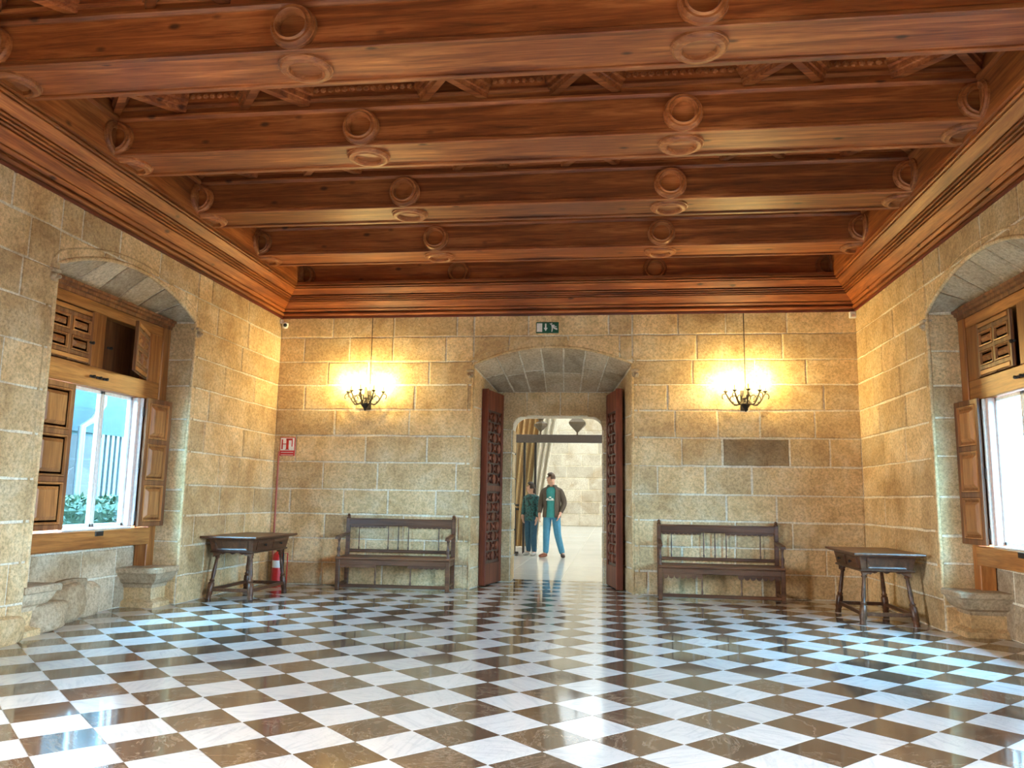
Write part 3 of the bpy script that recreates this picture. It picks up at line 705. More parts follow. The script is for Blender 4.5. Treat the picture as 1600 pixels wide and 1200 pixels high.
# ------------------------------------------------------------------ benches
def scallop(x0, x1, ztop, zlow, n, dip, y, t):
    """board with a scalloped lower edge"""
    m = MB(); w = (x1-x0)/n; poly = [(x1, y, ztop), (x0, y, ztop)]
    for i in range(n):
        for k in range(7): a = PI*k/6; poly.append((x0+w*i+w*(1-math.cos(a))/2, y, zlow-dip*math.sin(a)))
    m.prism(poly, (0, t, 0)); return m
def make_bench(loc, label, W, rz, dip):
    root = thing('wooden_bench', label, 'bench', loc, rz, 'walnut benches against the end wall')
    h = W/2; D = .44
    def bx(nm, *b, parent=root, c=.006):
        m = MB(); m.cbox(*b, c); return m.build(nm, WB, parent)
    for s in (-1, 1):
        x = s*(h-.03)
        p = bx('back_post', x-.026, x+.026, -.045, .0, 0, .91); m = MB(); m.lathe([(.026, 0), (.03, .008), (.016, .018), (.024, .032), (.012, .05), (0, .056)], (x, -.022, .91), (0, 0, 1), 12); m.build('finial', WB, p, True)
        bx('front_leg', x-.026, x+.026, -D, -D+.052, 0, .39)
        m = MB(); m.lathe([(.026, 0), (.026, .03), (.015, .05), (.022, .09), (.024, .12), (.014, .15), (.012, .21), (.02, .235), (.024, .255)], (x, -D+.026, .40), (0, 0, 1), 12); m.build('arm_post', WB, root, True)
        m = MB(); m.loft([[(x-.03, y, z), (x+.03, y, z), (x+.026, y, z+.03), (x-.026, y, z+.03)] for y, z in ((-D-.06, .645), (-D-.03, .655), (-.24, .668), (-.03, .685))]); m.build('armrest', WB, root)
        bx('side_stretcher', x-.014, x+.014, -D+.04, -.03, .05, .085); bx('side_rail', x-.016, x+.016, -D+.04, -.03, .31, .38)
    bx('top_rail', -h+.05, h-.05, -.042, -.004, .815, .895); bx('cap_moulding', -h+.04, h-.04, -.055, .002, .885, .905, c=.005); bx('rail_moulding', -h+.05, h-.05, -.05, -.042, .812, .828, c=.003)
    for a, b, n in ((-h+.06, -.20, 9), (.10, h-.06, 9)): scallop(a, b, .82, .795, n, .016, -.032, .014).build('scalloped_trim', WB, root)
    m = scallop(-.20, .10, .82, .806, 2, -.02, -.032, .014); m.build('arched_trim', WB, root)
    bx('lower_back_rail', -h+.05, h-.05, -.04, -.008, .455, .495)
    for f in (.09, .38, .48, .58, .88):
        x = -h+.06+f*(W-.12); m = MB(); m.lathe([(.009, 0), (.011, .03), (.006, .05), (.009, .16), (.006, .26), (.009, .33)], (x, -.025, .49), (0, 0, 1), 8); m.build('spindle', WB, root, True)
    bx('seat_plank', -h, h, -D-.02, -.01, .385, .42, c=.008); bx('apron', -h+.05, h-.05, -D+.008, -D+.03, .315, .388)
    for a, b in ((-h+.06, -.22), (.2, h-.06)): scallop(a, b, .32, .30, 7, dip, -D+.012, .014).build('scalloped_trim', WB, root)
    bx('front_stretcher', -h+.05, h-.05, -D+.01, -D+.045, .035, .075)
    for f in (.34, .67):
        x = -h+.05+f*(W-.1); m = MB(); m.lathe([(.012, 0), (.014, .03), (.007, .06), (.011, .14), (.007, .2), (.012, .24)], (x, -D+.026, .073), (0, 0, 1), 8); m.build('under_spindle', WB, root, True)
    return root
make_bench((-2.06, -.045, 0), 'long walnut bench left of the doorway, below the lamp by the red sign', 1.5, math.radians(2), .02)
make_bench((2.10, -.045, 0), 'long walnut bench right of the doorway, deep scallops under its seat', 1.52, math.radians(-1.5), .042)

# ------------------------------------------------------------------ tables
def make_table(loc, label, rz, mirror):
    root = thing('side_table', label, 'table', loc, rz, 'small walnut tables by the side walls')
    X, Y, Z = .34, .60, .715; s = mirror
    def bx(nm, *b, parent=root, c=.005):
        m = MB(); m.cbox(*b, c); return m.build(nm, WT, parent)
    m = MB(); m.loft([[(-X+a, -Y+a, z), (X-a, -Y+a, z), (X-a, Y-a, z), (-X+a, Y-a, z)] for a, z in ((.025, Z-.032), (.004, Z-.022), (0, Z-.012), (.004, Z))]); m.build('table_top', WT, root)
    m = MB(); m.loft([[(-X+a, -Y+b, z), (X-a, -Y+b, z), (X-a, Y-b, z), (-X+a, Y-b, z)] for a, b, z in ((.095, .13, Z-.175), (.07, .09, Z-.03))]); ap = m.build('apron', WT, root)
    m = MB(); m.loft([[(-X+a, -Y+b, z), (X-a, -Y+b, z), (X-a, Y-b, z), (-X+a, Y-b, z)] for a, b, z in ((.085, .115, Z-.19), (.075, .105, Z-.18), (.085, .115, Z-.168))]); m.build('apron_moulding', WT, root)
    # end panels
    for e in (-1, 1):
        m = MB(); yb, yt = (Y-.122), (Y-.098)
        m.loft([[(-.19, e*(yb+d), Z-.155), (.19, e*(yb+d), Z-.155), (.20, e*(yt+d), Z-.055), (-.20, e*(yt+d), Z-.055)] if not k else [(-.165, e*(yb+d), Z-.14), (.165, e*(yb+d), Z-.14), (.175, e*(yt+d), Z-.07), (-.175, e*(yt+d), Z-.07)] for k, d in ((0, 0), (0, .008), (1, .004))]); m.build('end_panel', WT, root)
    for c in (-.22, .22):       # drawers face the room
        m = MB(); xb, xt = X-.09, X-.074
        m.loft([[(s*(xb+d), c-.17+k, Z-.155+k), (s*(xb+d), c+.17-k, Z-.155+k), (s*(xt+d), c+.17-k, Z-.055-k), (s*(xt+d), c-.17+k, Z-.055-k)] for k, d in ((0, -.004), (0, .008), (.02, .012))]); dr = m.build('drawer', WT, root)
        m = MB(); m.lathe([(.006, 0), (.006, .012), (.016, .02), (.014, .032), (0, .036)], (s*(X-.07), c, Z-.105), (s, 0, 0), 12); m.build('knob', IRON, dr, True)
    for e in (-1, 1):           # shaped brackets under the apron
        m = MB(); y = e*(Y-.14); poly = [(-.235, y, Z-.18), (.235, y, Z-.18)]+[(.235-.47*i/24, y, Z-.215-.014*math.cos(2*PI*i/24*4)+(.02 if 4 < i < 20 else -.012)) for i in range(25)]
        m.prism(poly, (0, -e*.016, 0)); m.build('shaped_bracket', WT, root)
    feet = {}
    for sx in (-1, 1):
        for sy in (-1, 1):
            a = Vector((sx*.20, sy*.40, Z-.18)); b = Vector((sx*.255, sy*.475, 0)); d = (b-a); L = d.length; feet[(sx, sy)] = (a, b)
            m = MB(); m.lathe([(.03, 0), (.032, .03), (.022, .05), (.03, .065), (.018, .08), (.02, .16), (.024, .26), (.019, .31), (.032, .33), (.024, .345), (.036, .36), (.036, L-.06), (.03, L-.05), (.034, L)], a, d, 12)
            lg = m.build('leg', WT, root, True)
            # trim the foot level with the floor
            for v in lg.data.vertices:
                if v.co.z < 0: v.co.z = 0
    P = lambda k, f: feet[k][0]+(feet[k][1]-feet[k][0])*f
    for k1, k2 in (((-1,-1),(1,-1)), ((1,-1),(1,1)), ((1,1),(-1,1)), ((-1,1),(-1,-1))):
        a, b = P(k1, .80), P(k2, .80); dd = (b-a).normalized(); n = Vector((-dd.y, dd.x, 0))*.014
        m = MB(); m.loft([[tuple(o-n-Vector((0,0,.018))), tuple(o+n-Vector((0,0,.018))), tuple(o+n+Vector((0,0,.018))), tuple(o-n+Vector((0,0,.018)))] for o in (a, b)]); m.build('stretcher', WT, root)
    return root
make_table((-3.575, -1.33, 0), 'small walnut table beside the garden window niche, fire extinguisher behind it', 0, 1)
make_table((3.53, -1.56, 0), 'small walnut table beside the overexposed window, catching blue light', math.radians(-1), -1)

# ------------------------------------------------------------------ wall lamps
def make_lamp(x, label):
    root = thing('wall_lamp', label, 'wall lamp', (x, 0, 2.36), 0, 'lit candle lamps on the end wall')
    yb = -.13
    m = MB(); m.lathe([(0, 0), (.012, .01), (.02, .035), (.05, .075), (.075, .10), (.07, .115), (.035, .125), (.03, .15), (.045, .18), (.028, .2), (.018, .26), (.022, .30), (.01, .33), (0, .34)], (0, yb, 0), (0, 0, 1), 16); m.build('stem', IRON, root, True)
    m = MB(); m.cbox(-.05, .05, -.02, -.004, .03, .30, .008); m.tube([(0, -.012, .12), (0, -.06, .10), (0, yb, .12)], .012, 8); m.build('back_plate', IRON, root)
    m = MB(); m.tube([(.02, -.012, .30), (.02, -.012, .8), (.02, -.012, 1.345)], .005, 6); m.build('cable', IRON, root)
    for k in range(5):
        a = PI+PI*k/4; dx, dy = math.cos(a), math.sin(a)*.9
        R_ = .25 if k % 2 == 0 else .22
        def P(r, z): return (dx*r, yb+dy*r, z)
        m = MB(); pts = []
        for i in range(13): t = i/12; pts.append(P(.04+t*(R_-.04), .15-.075*math.sin(PI*t)+.10*t*t))
        m.tube(pts, [.014]+[.011]*11+[.009], 8)
        sp = [P(R_-.10+.045*math.cos(q), .17+.045*math.sin(q)) for q in [PI*1.5+i*PI*1.6/8 for i in range(9)]]; m.tube(sp, .008, 6)
        sp = [P(R_+.012+.035*math.cos(q), .20+.04*math.sin(q)) for q in [PI-i*PI*1.3/8 for i in range(9)]]; m.tube(sp, .008, 6)
        arm = m.build('arm', IRON, root, True)
        m = MB(); m.lathe([(.006, .245), (.012, .25), (.03, .265), (.032, .272), (.014, .272)], P(R_, 0), (0, 0, 1), 12); m.build('drip_cup', IRON, arm, True)
        m = MB(); m.lathe([(.011, .27), (.011, .345), (.009, .347)], P(R_, 0), (0, 0, 1), 10); m.build('candle_sleeve', CANDLE, root, True)
        m = MB(); m.lathe([(.007, .346), (.016, .362), (.02, .38), (.015, .405), (.006, .43), (0, .44)], P(R_, 0), (0, 0, 1), 12); m.build('bulb', BULB, root, True)
    for q in (-1, 1):
        m = MB(); m.tube([(q*.03, yb, .13), (q*.06, yb-.01, .17), (q*.055, yb-.02, .22), (q*.03, yb-.02, .23)], .007, 6); m.tube([(q*.05, yb, .11), (q*.12, yb-.01, .085), (q*.15, yb-.01, .095)], [.012, .008, .012], 6); m.build('scroll', IRON, root, True)
    return root
make_lamp(-2.61, 'wrought iron candle lamp glowing above the bench nearer the red sign')
make_lamp(2.49, 'wrought iron candle lamp glowing above the bench with deep scallops')

# ------------------------------------------------------------------ signs and small fittings on the end wall
r = thing('exit_sign', 'green emergency exit sign over the doorway', 'sign', (-.11, 0, 3.53))
m = MB(); m.cbox(-.155, .155, -.03, -.004, -.076, .076, .004); m.build('sign_board', GREEN, r)
def flat(nm, poly, mat, par, y=-.0305, t=-.002):
    m = MB(); m.prism([(x, y, z) for x, z in poly], (0, t, 0)); return m.build(nm, mat, par)
flat('door_pictogram', [(-.145, -.06), (-.07, -.06), (-.07, .06), (-.145, .06)], WHITE, r)
flat('arrow', [(-.032, .055), (-.012, .055), (-.012, -.005), (.006, -.005), (-.022, -.05), (-.05, -.005), (-.032, -.005)], WHITE, r)
m = MB()
for p in ([(.05, .058), (.062, .064), (.07, .055), (.058, .046)], [(.055, .035), (.095, .04), (.098, -.0), (.06, -.012)], [(.03, .055), (.04, .058), (.075, .03), (.066, .02)],
          [(.06, -.008), (.078, -.012), (.07, -.06), (.055, -.06)], [(.08, .002), (.098, .002), (.135, -.012), (.14, -.03), (.125, -.035), (.085, -.015)], [(.092, .038), (.11, .015), (.13, .016), (.128, .006), (.105, .004)]):
    m.prism([(x, -.0305, z) for x, z in p], (0, -.002, 0))
m.build('running_figure', WHITE, r)
r = thing('fire_equipment_sign', 'red and white extinguisher sign in the corner by the red conduit', 'sign', (-3.745, 0, 1.87))
m = MB(); m.cbox(-.11, .11, -.016, -.004, -.13, .13, .003); m.build('sign_board', RED, r)
flat('pictogram_field', [(-.10, -.055), (.10, -.055), (.10, .12), (-.10, .12)], WHITE, r, -.0165)
m = MB()
for p in ([(-.085, .10), (-.065, .10), (-.065, -.04), (-.085, -.04)], [(-.085, .04), (-.02, .04), (-.02, .028), (-.085, .028)], [(-.018, .11), (.018, .11), (.018, -.045), (-.018, -.045)], [(-.02, .112), (.075, .112), (.075, .085), (-.02, .085)], [(.06, .085), (.075, .085), (.075, .0), (.06, .0)], [(-.03, -.045), (.03, -.045), (.03, -.036), (-.03, -.036)]):
    m.prism([(x, -.0186, z) for x, z in p], (0, -.0015, 0))
m.build('extinguisher_pictogram', RED, r)
flat('white_line', [(-.09, -.085), (.09, -.085), (.09, -.078), (-.09, -.078)], WHITE, r, -.0165)
flat('white_line', [(-.09, -.12), (.09, -.12), (.09, -.114), (-.09, -.114)], WHITE, r, -.0165)
m = MB(); m.tube([(-3.865, -.02, .02), (-3.865, -.02, .9), (-3.865, -.02, 1.8)], .013, 8); tag(m.build('conduit_pipe', REDP, None, True), 'thin faded red conduit running down the corner below the extinguisher sign', 'pipe')
r = thing('fire_extinguisher', 'red fire extinguisher on the floor in the corner behind the small table', 'fire extinguisher', (-3.66, -.30, 0))
m = MB(); m.lathe([(.045, .02), (.07, .03), (.075, .06), (.075, .36), (.06, .42), (.028, .45)], (0, 0, 0), (0, 0, 1), 16); m.build('cylinder', RED, r, True)
m = MB(); m.lathe([(.0755, .24), (.0765, .245), (.0765, .33), (.0755, .335)], (0, 0, 0), (0, 0, 1), 16); m.build('paper_band', WHITE, r, True)
m = MB(); m.lathe([(.026, .45), (.026, .48), (.016, .49)], (0,0,0), (0,0,1), 12); m.tube([(0, 0, .485), (-.06, -.02, .51)], .01); m.tube([(0, 0, .49), (-.055, -.02, .545)], .008); m.build('valve_handle', BLACK, r, True)
m = MB(); m.tube([(.02, 0, .47), (.08, -.03, .44), (.09, -.04, .3), (.085, -.04, .15)], .011); m.build('hose', BLACK, r, True)
m = MB(); m.tube([(-.09, -.09, .008), (.09, -.09, .008), (.09, .09, .008), (-.09, .09, .008), (-.09, -.09, .008)], .008); m.tube([(-.09, .09, .008), (-.09, .09, .42)], .008); m.tube([(.09, .09, .008), (.09, .09, .42), (-.09, .09, .42)], .008); m.build('stand', RED, r)
r = thing('security_camera', 'small white security camera in the upper corner under the cornice', 'camera', (-HW+.045, -.05, 3.60))
m = MB(); m.cbox(-.035, .0, -.03, .03, .02, .08, .006); m.build('bracket', WHITE, r)
m = MB(); m.lathe([(0, -.05), (.03, -.045), (.045, -.01), (.045, .03), (.02, .045), (0, .045)], (.03, 0, .0), (.1, -.2, 1), 16); m.build('housing', WHITE, r, True)
m = MB(); m.lathe([(.026, 0), (.026, .014), (.012, .02), (0, .02)], (.045, -.032, -.005), (.4, -1, -.3), 12); m.build('lens', BLACK, r, True)
r = thing('motion_sensor', 'small white box sensor in the upper corner by the overexposed window wall', 'sensor', (HW-.04, -.03, 3.66))
m = MB(); m.cbox(-.05, .035, -.03, .02, -.05, .035, .008); m.build('sensor_box', WHITE, r); m = MB(); m.cbox(-.03, .015, -.036, -.029, -.035, .0, .004); m.build('sensor_window', PINKW, r)

# ------------------------------------------------------------------ hall beyond the doorway
m = MB(); m.box(-5.4, 6.2, 1.5, 27.3, -.1, -.004); hf = struct(m.build('floor_hall', GROUT), 'pale polished floor of the hall beyond the doorway')
rest = MB(); T = .9
for i in range(-6, 7):
    for j in range(0, 29):
        x0, y0 = i*T, 1.5+j*T
        vis = -2.4 < x0 < 1.4 and j < 24
        q = MB() if vis else rest
        q.box(x0+.003, x0+T-.003, y0+.003, y0+T-.003, -.012, 0)
        if vis: q.build('hall_tile', MH, hf)
rest.build('hall_tiles', MH, hf, kind='stuff')
m = MB(); m.box(-5.2, 6, 27, 27.4, -.1, 8); m.box(-5.5, -5.2, 1.5, 27.4, -.1, 8); m.box(6, 6.3, 1.5, 27.4, -.1, 8); m.box(-5.2, 6, 1.5, 1.52, 5.0, 8)
hw_ = struct(m.build('wall_hall', MORTAR), 'pale stone wall at the far end of the hall')
m = MB(); m.box(-5.5, 6.3, 1.2, 27.4, 8, 8.2); struct(m.build('sky_cover_hall', PLASTER), 'unseen cover added to keep the sky out of the hall beyond')  # lid out of view, added so the strong sky does not overexpose the hall
R2 = random.Random(5); STP = mat_stone('pale_hall_stone', (0.62, 0.54, 0.42), (0.74, 0.67, 0.55), (0.82, 0.77, 0.66), .12)
for k in range(11):
    u = -4.6-R2.uniform(0, .5)
    while u < 2.6:
        L_ = R2.uniform(.8, 1.5); patch_stone([(u, 27, k*.56), (u+L_, 27, k*.56), (u+L_, 27, k*.56+.56), (u, 27, k*.56+.56)], (0, -1, 0), hw_, STP, .015, .03, .02); u += L_
# steel framed glazed screen
r = thing('glazed_screen', 'dark steel framed glass screen behind the two people', 'screen', (-.4, 7.2, 0))
for x in (-1.02, -.80, -.55, 2.6): m = MB(); m.cbox(x-.025, x+.025, -.04, .04, 0, 2.52, .005); m.build('post', IRONH, r)
m = MB(); m.cbox(-1.06, 2.65, -.06, .06, 2.47, 2.65, .008); m.build('top_beam', mat_plain('bronze_beam', (0.075, 0.058, 0.05), .5), r)
m = MB(); m.box(-1.0, -.57, -.003, .003, .3, 2.47); m.build('pane', CLEAR, r)
for x, z, k in ((-.44, 2.88, 0), (.39, 2.91, 1)):
    r = thing('diamond_lantern', 'diamond shaped metal lantern with stem above the steel screen' if k else 'small cross shaped metal finial above the steel screen', 'lantern' if k else 'finial', (-.4+x, 7.2, 0))
    BR = mat_plain('aged_brass', (0.16, 0.12, 0.08), .5, .4)
    m = MB(); m.lathe([(.02, 2.65), (.02, 2.72), (.035, 2.73), (.012, z-.15)], (0, 0, 0), (0, 0, 1), 8); m.build('stem', BR, r)
    if k: m = MB(); m.lathe([(0, z-.22), (.03, z-.2), (.26, z-.02), (.26, z+.02), (.03, z+.2), (0, z+.22)], (0, 0, 0), (0, 0, 1), 4); m.build('lantern_body', BR, r); m = MB(); m.lathe([(.02, z+.2), (.02, z+.5)], (0,0,0), (0,0,1), 6); m.build('hanger', BR, r)
    else: m = MB(); m.lathe([(0, z-.16), (.05, z-.13), (.16, z-.03), (.16, z+.02), (.05, z+.08), (.05, z+.11), (.10, z+.15), (.10, z+.18), (0, z+.22)], (0, 0, 0), (0, 0, 1), 6); m.build('finial_body', BR, r)
# iron railing on the left
r = thing('iron_railing', 'black iron railing left of the two people', 'railing', (-1.82, 6.60, 0))
for x in (-.55, -.35, -.15, .05, .22, .38, .5): m = MB(); m.tube([(x, 0, .03), (x, 0, 1.02)], .018, 8); m.build('baluster', IRONH, r, True)
for z in (.06, .98, 1.07): m = MB(); m.cbox(-.65, .58, -.03, .03, z-.022, z+.022, .006); m.build('rail', IRONH, r)
for x in (-.6, .55): m = MB(); m.cbox(x-.03, x+.03, -.14, .14, 0, .03, .006); m.build('foot', IRONH, r)
# curtains gathered to one side
def drape(name, x0, x1, xt, y, z0, z1, mat, label, folds):
    m = MB(); NX, NZ = 60, 14; rows = []
    for j in range(NZ+1):
        t = j/NZ; z = z0+(z1-z0)*t; row = []
        a = x0+(xt[0]-x0)*t**1.3; b = x1+(xt[1]-x1)*t**1.3
        for i in range(NX+1): s = i/NX; row.append((a+(b-a)*s, y+.09*math.sin(s*folds*2*PI), z))
        rows.append(row)
    f = [p for p in rows]; bk = [[(x, yy+.03, z) for x, yy, z in rw] for rw in rows]
    m.loft([fr+list(reversed(b)) for fr, b in zip(f, bk)]); return tag(m.build(name, mat, None, True), label, 'curtain')
drape('curtain', -2.4, -1.35, (-2.2, -.7), 9.6, .02, 5.2, DRAPE, 'tan curtain hanging in folds behind the steel screen', 9)
drape('curtain', -1.35, -1.05, (-.75, -.2), 9.2, .02, 5.2, DRAPE_L, 'cream edge of curtain sweeping down behind the heads of the people', 3)

# ------------------------------------------------------------------ people
def skin_obj(name, verts, edges, mat, parent, lv=2, root=0):
    me = bpy.data.meshes.new(name); bm = bmesh.new(); lay = bm.verts.layers.skin.verify()
    vs_ = []
    for k, (p, rad) in enumerate(verts):
        v = bm.verts.new(p); rr = rad if isinstance(rad, tuple) else (rad, rad); v[lay].radius = rr; v[lay].use_root = (k == root); vs_.append(v)
    for a, b in edges: bm.edges.new((vs_[a], vs_[b]))
    bm.to_mesh(me); bm.free(); me.materials.append(mat)
    o = bpy.data.objects.new(name, me); col.objects.link(o); o.parent = parent
    sk = o.modifiers.new('skin', 'SKIN'); sk.use_smooth_shade = True
    sb = o.modifiers.new('sub', 'SUBSURF'); sb.levels = lv; sb.render_levels = lv
    return o
def chain(a, n): return [(a+i, a+i+1) for i in range(n-1)]
def person(loc, rz, H, label, P):
    """local frame: faces -y; P gives materials and limb positions as fractions of height"""
    root = thing('person', label, 'person', loc, rz)
    k = H
    hip = (0, 0, .53*k); V = []
    def v(x, y, z, r): V.append(((x*k, y*k, z*k), (r*k, r*k) if not isinstance(r, tuple) else (r[0]*k, r[1]*k))); return len(V)-1
    # continuous body
    pel = v(0, 0, .53, (.085, .062)); wai = v(0, 0, .62, (.075, .055)); che = v(0, -.005, .73, (.088, .062)); sho = v(0, 0, .805, (.07, .05)); nek = v(0, -.004, .845, .033); he0 = v(P['hd'][0]*.5, P['hd'][1]*.5-.012, .876, (.046, .052)); he1 = v(P['hd'][0], P['hd'][1]-.01, .928, (.052, .060)); he2 = v(P['hd'][0], P['hd'][1]-.004, .958, (.042, .05))
    E = [(pel, wai), (wai, che), (che, sho), (sho, nek), (nek, he0), (he0, he1), (he1, he2)]
    J = {}
    for s, nm in ((-1, 'R'), (1, 'L')):
        kn, an, to = P['leg'+nm]
        a = v(s*.052, 0, .49, .052); b = v(*kn, .036); c = v(*an, .025); d_ = v(*to, .022); E += [(pel, a), (a, b), (b, c), (c, d_)]
        el, wr, ha = P['arm'+nm]
        e = v(s*.105, 0, .785, .030); f = v(*el, .027); g = v(*wr, .018); h = v(*ha, (.02, .012)); E += [(sho, e), (e, f), (f, g), (g, h)]
        J[nm] = (a, b, c, d_, e, f, g, h)
        # five fingers rooted inside the palm
        hp = Vector(V[h][0]); wp = Vector(V[g][0]); dr = (hp-wp).normalized(); sd = Vector((0, -1, 0)) if abs(dr.y) < .8 else Vector((1, 0, 0))
        for q, (off, ln) in enumerate(((-.012, .035), (-.004, .04), (.004, .038), (.011, .03))):
            p1 = hp+dr*.018*k+sd*off*k; p2 = p1+dr*ln*.6*k; p3 = p2+(dr*.7+Vector((-s*.5, 0, 0))).normalized()*ln*.5*k
            i1 = len(V); V.append((tuple(p1), (.0055*k, .0055*k))); V.append((tuple(p2), (.005*k, .005*k))); V.append((tuple(p3), (.0045*k, .0045*k))); E += [(h, i1), (i1, i1+1), (i1+1, i1+2)]
        t1 = wp+dr*.02*k+sd*.02*k; t2 = t1+(dr+sd*.5).normalized()*.03*k; i1 = len(V); V.append((tuple(t1), (.006*k, .006*k))); V.append((tuple(t2), (.005*k, .005*k))); E += [(g, i1), (i1, i1+1)]
    skin_obj('body', V, E, SKIN, root, 2, pel)
    g = lambda i, dr=0.0, f=1.0: (V[i][0], tuple(r*f+dr*k for r in V[i][1]))
    # trousers
    T = [g(pel, .008), (tuple(Vector(V[pel][0])+Vector((0, 0, .05*k))), (.085*k, .062*k))]; TE = [(0, 1)]
    for nm in ('R', 'L'):
        a, b, c, d_ = J[nm][:4]; n = len(T); an = Vector(V[c][0]); T += [g(a, .008), g(b, .01), (tuple(an+Vector((0, 0, -.012*k))), (.036*k, .036*k))]; TE += [(0, n), (n, n+1), (n+1, n+2)]
    skin_obj('trousers', T, TE, P['trousers'], root)
    # shirt and jacket follow the torso as lofted shells
    RG = [(.47, .100, .078), (.53, .099, .077), (.60, .092, .072), (.68, .098, .076), (.75, .108, .075), (.79, .112, .072), (.815, .098, .062), (.834, .055, .046), (.856, .043, .042)]
    def shell(nm, mat, grow, gap, z_lo, z_hi, par):
        m = MB(); rings = []; n = 28; ins = .010*k
        for z, rx, ry in RG:
            if not z_lo <= z <= z_hi: continue
            gp = gap if z < .82 else gap*.8
            an = [-PI/2+gp+(2*PI-2*gp)*i/n for i in range(n+1)]
            R1, R2 = (rx+grow)*k, (ry+grow)*k
            rings.append([(R1*math.cos(t), R2*math.sin(t), z*k) for t in an]+[((R1-ins)*math.cos(t), (R2-ins)*math.sin(t), z*k) for t in reversed(an)])
        m.loft(rings); return m.build(nm, mat, par, True)
    shell('shirt', P['shirt'], 0, .001, .47, .835, root)
    if P['jacket'] is not P['shirt']: shell('jacket', P['jacket'], .012, .50, .47, .86, root)
    for s, nm in ((-1, 'R'), (1, 'L')):
        e, f, w_, h = J[nm][4:]; wr = Vector(V[w_][0])
        skin_obj('sleeve', [((s*.075*k, .0, .782*k), (.042*k, .046*k)), g(e, .016), g(f, .012), (tuple(wr), (.026*k, .026*k))], chain(0, 4), P['jacket'], root)
    # shoes
    for nm in ('R', 'L'):
        c, d_ = J[nm][2:4]; a = Vector(V[c][0]); t = Vector(V[d_][0]); a.z = .03*k; t.z = .022*k; dr = (t-a).normalized()
        skin_obj('shoe', [(tuple(a-dr*.02*k), (.03*k, .03*k)), (tuple(a+dr*.03*k), (.03*k, .028*k)), (tuple(t+dr*.03*k-Vector((0,0,.004*k))), (.028*k, .018*k))], chain(0, 3), P['shoe'][nm], root)
    # hair and face
    hc = Vector(V[he1][0]); m = MB(); bm = bmesh.new(); bmesh.ops.create_uvsphere(bm, u_segments=20, v_segments=14, radius=1)
    fd = Vector(P['face']).normalized()
    keep = []
    for vv in list(bm.verts):
        d3 = vv.co.normalized(); ff = d3.dot(fd)
        if (ff > .46 and d3.z < .5) or d3.z < P['hairz']: bm.verts.remove(vv)
    for vv in bm.verts: vv.co = hc+Vector((vv.co.x*.057*k, vv.co.y*.064*k, vv.co.z*.068*k+.012*k))
    bm.verts.index_update(); m.add([tuple(x.co) for x in bm.verts], [tuple(x.index for x in q.verts) for q in bm.faces]); bm.free()
    hr = m.build('hair', P['hair'], root, True); so = hr.modifiers.new('solid', 'SOLIDIFY'); so.thickness = .012*k; so.offset = -1
    if P.get('long'):
        skin_obj('hair_length', [(tuple(hc+Vector((0, .02, .02))*1-fd*.03*k), (.05*k, .04*k)), (tuple(hc-fd*.035*k+Vector((0, 0, -.05*k))), (.055*k, .035*k)), (tuple(hc-fd*.03*k+Vector((0, 0, -.10*k))), (.045*k, .025*k))], chain(0, 3), P['hair'], root)
    side = fd.cross(Vector((0, 0, 1))).normalized(); upf = Vector((0, 0, 1))
    m = MB(); n0 = hc+fd*.052*k-upf*.006*k; m.tube([n0+upf*.012*k-fd*.006*k, n0+fd*.006*k, n0-upf*.008*k-fd*.004*k], [.004*k, .007*k, .005*k], 6); m.build('nose', SKIN, root, True)
    m = MB()
    for q in (-1, 1): m.lathe([(0, -.003*k), (.011*k, 0), (0, .004*k)], tuple(hc+fd*.044*k+side*q*.018*k+upf*.01*k), tuple(fd), 8)
    m.build('eyewear', BLACK, root)
    m = MB(); m.tube([hc+fd*.048*k+side*q*.014*k-upf*.03*k for q in (-1, 0, 1)], .003*k, 6); m.build('mouth', REDP, root)
    for q in (-1, 1): m = MB(); m.lathe([(0, -.006*k), (.013*k, 0), (.01*k, .006*k), (0, .008*k)], tuple(hc+side*q*.046*k), tuple(side*q), 8); m.build('ear', SKIN, root, True)
    return root
r = person((-.50, 6.25, 0), math.radians(-8), 1.76, 'person in brown jacket over teal t-shirt and light jeans, looking up', dict(
    hd=(-.012, -.012), face=(-.75, -.55, .22), hair=HAIRG, hairz=-.3, trousers=JEANS, shirt=TEE, jacket=JACKET, shoe={'R': SHOEB, 'L': SHOED},
    legR=((-.06, -.015, .27), (-.07, .0, .045), (-.115, -.06, .018)), legL=((.075, -.01, .27), (.125, .05, .045), (.145, -.02, .018)),
    armR=((-.135, .01, .64), (-.145, -.035, .51), (-.14, -.045, .465)), armL=((.15, .03, .64), (.115, -.045, .52), (.10, -.06, .48))))
m = MB()
for x, z, w_, h_ in ((-.05, 1.215, .022, .022), (-.0, 1.245, .024, .03), (.05, 1.215, .022, .022), (0, 1.19, .085, .022)):
    m.cbox(x-w_-.012, x+w_-.012, -.142, -.128, z-h_/2, z+h_/2, .004)
m.build('shirt_print', WHITE, r)
person((-.98, 6.72, 0), math.radians(-35), 1.57, 'person in dark teal patterned jacket and dark jeans beside the railing', dict(
    hd=(-.005, -.01), face=(-.45, -.85, .12), hair=HAIRB, hairz=-.55, long=True, trousers=JEANSD, shirt=CAMO, jacket=CAMO, shoe={'R': SHOEW, 'L': SHOEW},
    legR=((-.05, -.01, .27), (-.05, .01, .045), (-.06, -.06, .018)), legL=((.06, -.02, .27), (.065, .0, .045), (.075, -.07, .018)),
    armR=((-.14, .01, .64), (-.12, -.05, .53), (-.10, -.06, .485)), armL=((.14, .01, .64), (.13, -.03, .51), (.125, -.04, .465))))

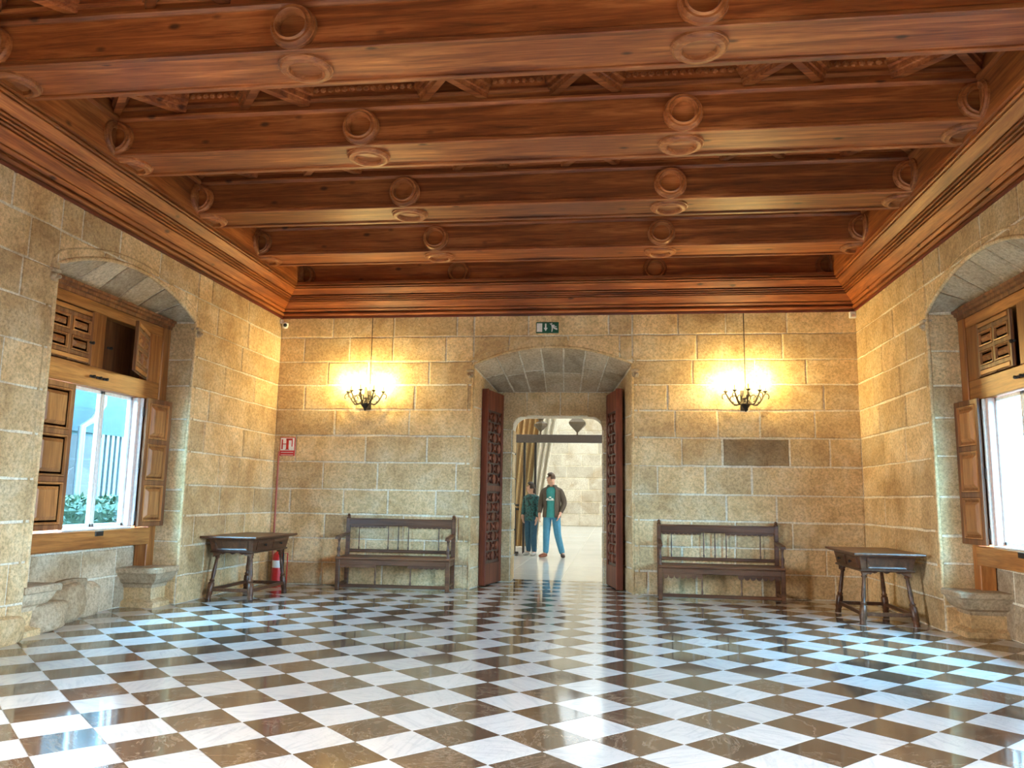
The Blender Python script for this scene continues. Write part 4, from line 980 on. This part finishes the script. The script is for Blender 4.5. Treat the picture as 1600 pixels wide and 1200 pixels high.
# ------------------------------------------------------------------ garden outside the left window
m = MB(); m.box(-40, -HW-.55, -40, 40, -.5, -.35); struct(m.build('ground_garden', GRAVEL), 'gravel court outside the garden window')
m = MB(); m.box(HW+.55, 60, -40, 40, -.5, -.35); struct(m.build('ground_court', GRAVEL), 'gravel court outside the overexposed window')
r = thing('garden_building', 'teal fronted building seen through the garden window', 'building', (-13, 0, -.35))
m = MB(); m.box(-3, 0, -8, 14, 0, 6.5); m.build('wall', TEALF, r)
m = MB(); m.box(-.02, .05, -8, 14, 3.1, 3.75); m.build('dark_band', TEALD, r)
m = MB(); m.box(-3, 0, -8.2, 14.2, 6.5, 6.7); m.build('roof_edge', TEALD, r)
m = MB(); m.box(0, .12, 5.5, 9.1, 0, 3.0); m.build('lower_wall', PINKS, r)
m = MB(); m.prism([(.12, y_+6.7, z_) for y_, z_ in ((1.0, 0), (2.1, 0), (2.1, 1.7), (1.9, 2.1), (1.55, 2.25), (1.2, 2.1), (1.0, 1.7))], (.05, 0, 0)); m.build('arched_gate', mat_plain('gate_rust', (0.05, 0.028, 0.023), .8), r)
for k in range(14): m = MB(); m.box(.0, .05, 9.2+k*.22, 9.32+k*.22, .9, 3.1); m.build('shutter_slat', PIPEW, r)
for k in range(9): m = MB(); m.cbox(0, .06, 3.2+k*1.1, 3.9+k*1.1, 4.3, 5.9, .01); m.build('window', TEALD, r)
m = MB(); m.tube([(-12.69, 8.75, 6), (-12.69, 8.75, 3.5), (-12.69, 8.4, 3.05), (-12.69, 8.0, 2.85), (-12.69, 8.0, -.3)], .09, 10); tag(m.build('downpipe', PIPEW, None, True), 'white bent rainwater downpipe on the garden building', 'downpipe')
def hedge(loc, sx, sy, h, label):
    root = thing('clipped_hedge', label, 'hedge', loc); Rh = random.Random(3)
    m = MB(); m.cbox(-sx+.06, sx-.06, -sy+.06, sy-.06, 0, h-.06, .1); m.build('core', mat_plain('hedge_core', (0.01, 0.025, 0.008), .8), root)
    m = MB()
    for i in range(6500):
        f = Rh.random()
        if f < .45: p = Vector((sx, Rh.uniform(-sy, sy), Rh.uniform(0, h)))
        elif f < .8: p = Vector((Rh.uniform(-sx, sx), Rh.uniform(-sy, sy), h))
        else: p = Vector((Rh.uniform(-sx, sx), Rh.choice((-sy, sy)), Rh.uniform(0, h)))
        p += Vector((Rh.gauss(0, .03), Rh.gauss(0, .03), Rh.gauss(0, .03)))
        a = Vector((Rh.gauss(0, 1), Rh.gauss(0, 1), Rh.gauss(0, 1))).normalized(); b = a.orthogonal().normalized(); L_ = Rh.uniform(.04, .075)
        m.add([p-a*L_, p+b*L_*.4, p+a*L_, p-b*L_*.4], [(0, 1, 2, 3)])
    m.build('foliage', LEAF, root, kind='stuff'); return root
hedge((-7.6, 1.6, -.35), .45, 4.6, 1.42, 'clipped green hedge outside the garden window')
